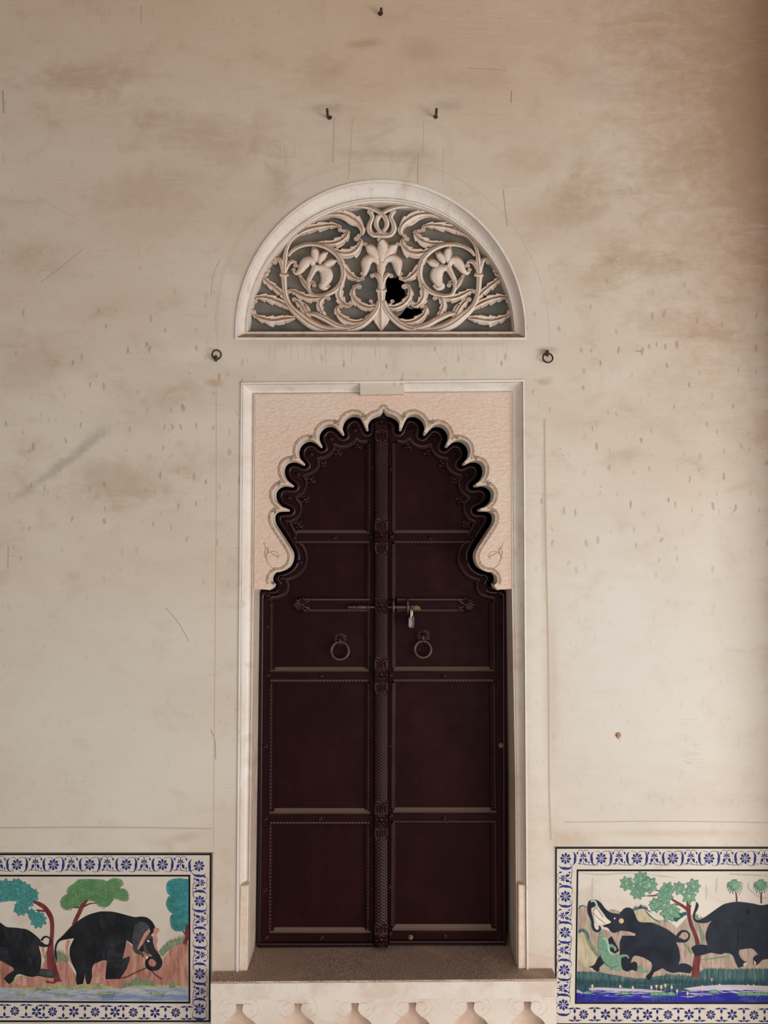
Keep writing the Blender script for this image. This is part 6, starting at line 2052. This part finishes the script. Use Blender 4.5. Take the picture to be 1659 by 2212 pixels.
PR.shape('toenail', Dd([(1255, 1455), (1280, 1475), (1285, 1505), (1262, 1515)]), C_BUD, r2)
PR.shape('toenail', Ee([(445, 1590), (465, 1562), (500, 1580), (540, 1620), (500, 1612)]), C_BUD, r1)
PR.shape('open_mouth', Ee([(600, 380), (645, 440), (722, 560), (800, 605), (878, 658), (800, 695), (742, 695), (640, 700), (590, 690), (545, 580), (522, 470), (545, 430)]), C_IVORY, r1)
PR.shape('far_ear', Ee([(830, 430), (890, 418), (960, 420), (1020, 440), (1055, 470), (1040, 500), (960, 490), (880, 465)]), C_HILL, r1)
PR.shape('ear_disc', [q for q in Ee([(1080 + 49 * cos(a), 638 + 52 * sin(a)) for a in (2 * pi * k / 20 for k in range(20))])], C_BUD, r1)
PR.shape('elephant_eye', Ee([(928, 588), (945, 568), (968, 590), (945, 610)]), C_IVORY, r1)
PR.shape('neck_fold', Ee([(1010, 905), (1062, 832), (1240, 852), (1362, 892), (1355, 940), (1200, 915)]), C_HILL, r1)
PR.up()
PR.shape('tusk', Ee([(553, 508), (640, 565), (732, 620), (736, 655), (640, 612), (560, 542)]), C_IVORY, r1)
PR.line('mouth_edge', Ee([(470, 250, 18), (540, 240, 20), (580, 290, 20), (590, 360, 18), (560, 410, 10)]), C_CROCL, r1)
PR.line('mouth_edge', Ee([(590, 385, 5), (650, 470, 5), (715, 570, 5)]), C_ELE2, r1)
PR.line('mouth_edge', Ee([(520, 480, 5), (640, 600, 5), (760, 690, 5)]), C_ELE2, r1)
cq = PR.shape('painted_crocodile', Ee([(652, 838), (690, 808), (708, 900), (740, 960), (790, 1002), (820, 1080), (842, 1106), (882, 1095), (940, 1130), (982, 1182), (972, 1232), (940, 1240), (935, 1195), (890, 1160), (852, 1175), (842, 1240), (900, 1282), (962, 1350), (1030, 1320), (1120, 1303), (1200, 1313), (1240, 1370), (1222, 1396), (1180, 1348), (1110, 1362), (1075, 1392), (1075, 1500), (1092, 1580), (1132, 1642), (1000, 1632), (850, 1612), (900, 1575), (820, 1530), (740, 1450), (680, 1362), (640, 1262), (610, 1160), (618, 1050), (638, 950)]), C_CROC)
PR.up()
PR.line('crocodile_belly', Ee([(705, 980, 12), (780, 1010, 20), (812, 1090, 18), (840, 1240, 20), (900, 1300, 18)]), C_CROCL, cq)
PR.line('crocodile_back', Ee([(615, 1160, 4), (700, 1210, 6), (810, 1245, 4)]), C_SAGED, cq)
PR.line('crocodile_back', Ee([(690, 1400, 5), (790, 1520, 8), (900, 1565, 7), (1000, 1540, 4)]), C_SAGED, cq)
PR.shape('crocodile_tail', Ee([(1395, 1590), (1440, 1540), (1500, 1560), (1560, 1620), (1640, 1640), (1640, 1665), (1500, 1680), (1420, 1640)]), C_CROC, cq)
xs = [1299, 1376.2, 1453.6, 1531.8, 1610, 1688, 1766]
sx = [1260, 1337.2, 1413.5, 1492.7, 1570, 1651.7, 1730, 1808]
bt = [('v', 1241.4, 2191.5), ('r', 1260.8, 2191.5), ('v', 1284.5, 2191), ('s', 1308, 2191.5), ('v', 1331.7, 2191.5), ('r', 1355.3, 2191.5), ('v', 1377.7, 2192), ('s', 1399, 2192), ('v', 1420, 2192.5), ('r', 1443, 2192), ('v', 1465.4, 2192), ('s', 1488.5, 2191.5), ('v', 1511, 2192), ('r', 1535.4, 2192), ('v', 1558.5, 2192), ('s', 1581.8, 2192), ('v', 1607, 2192.5), ('r', 1629, 2193), ('v', 1651.7, 2193), ('s', 1675, 2193), ('v', 1698, 2193), ('r', 1722, 2193), ('v', 1745, 2193), ('s', 1768, 2193), ('v', 1791, 2193)]
border(PR, [(x, 1854.3) for x in xs], [(x, 1853) for x in sx], [(1221.8, 1854.5), (1221.6, 1936.3), (1220.6, 2014.4), (1219, 2095.2), (1217, 2170.6)], [(1220.6, 1897.2), (1219.8, 1978), (1218.6, 2052.5), (1216.5, 2135)], bt, -1)
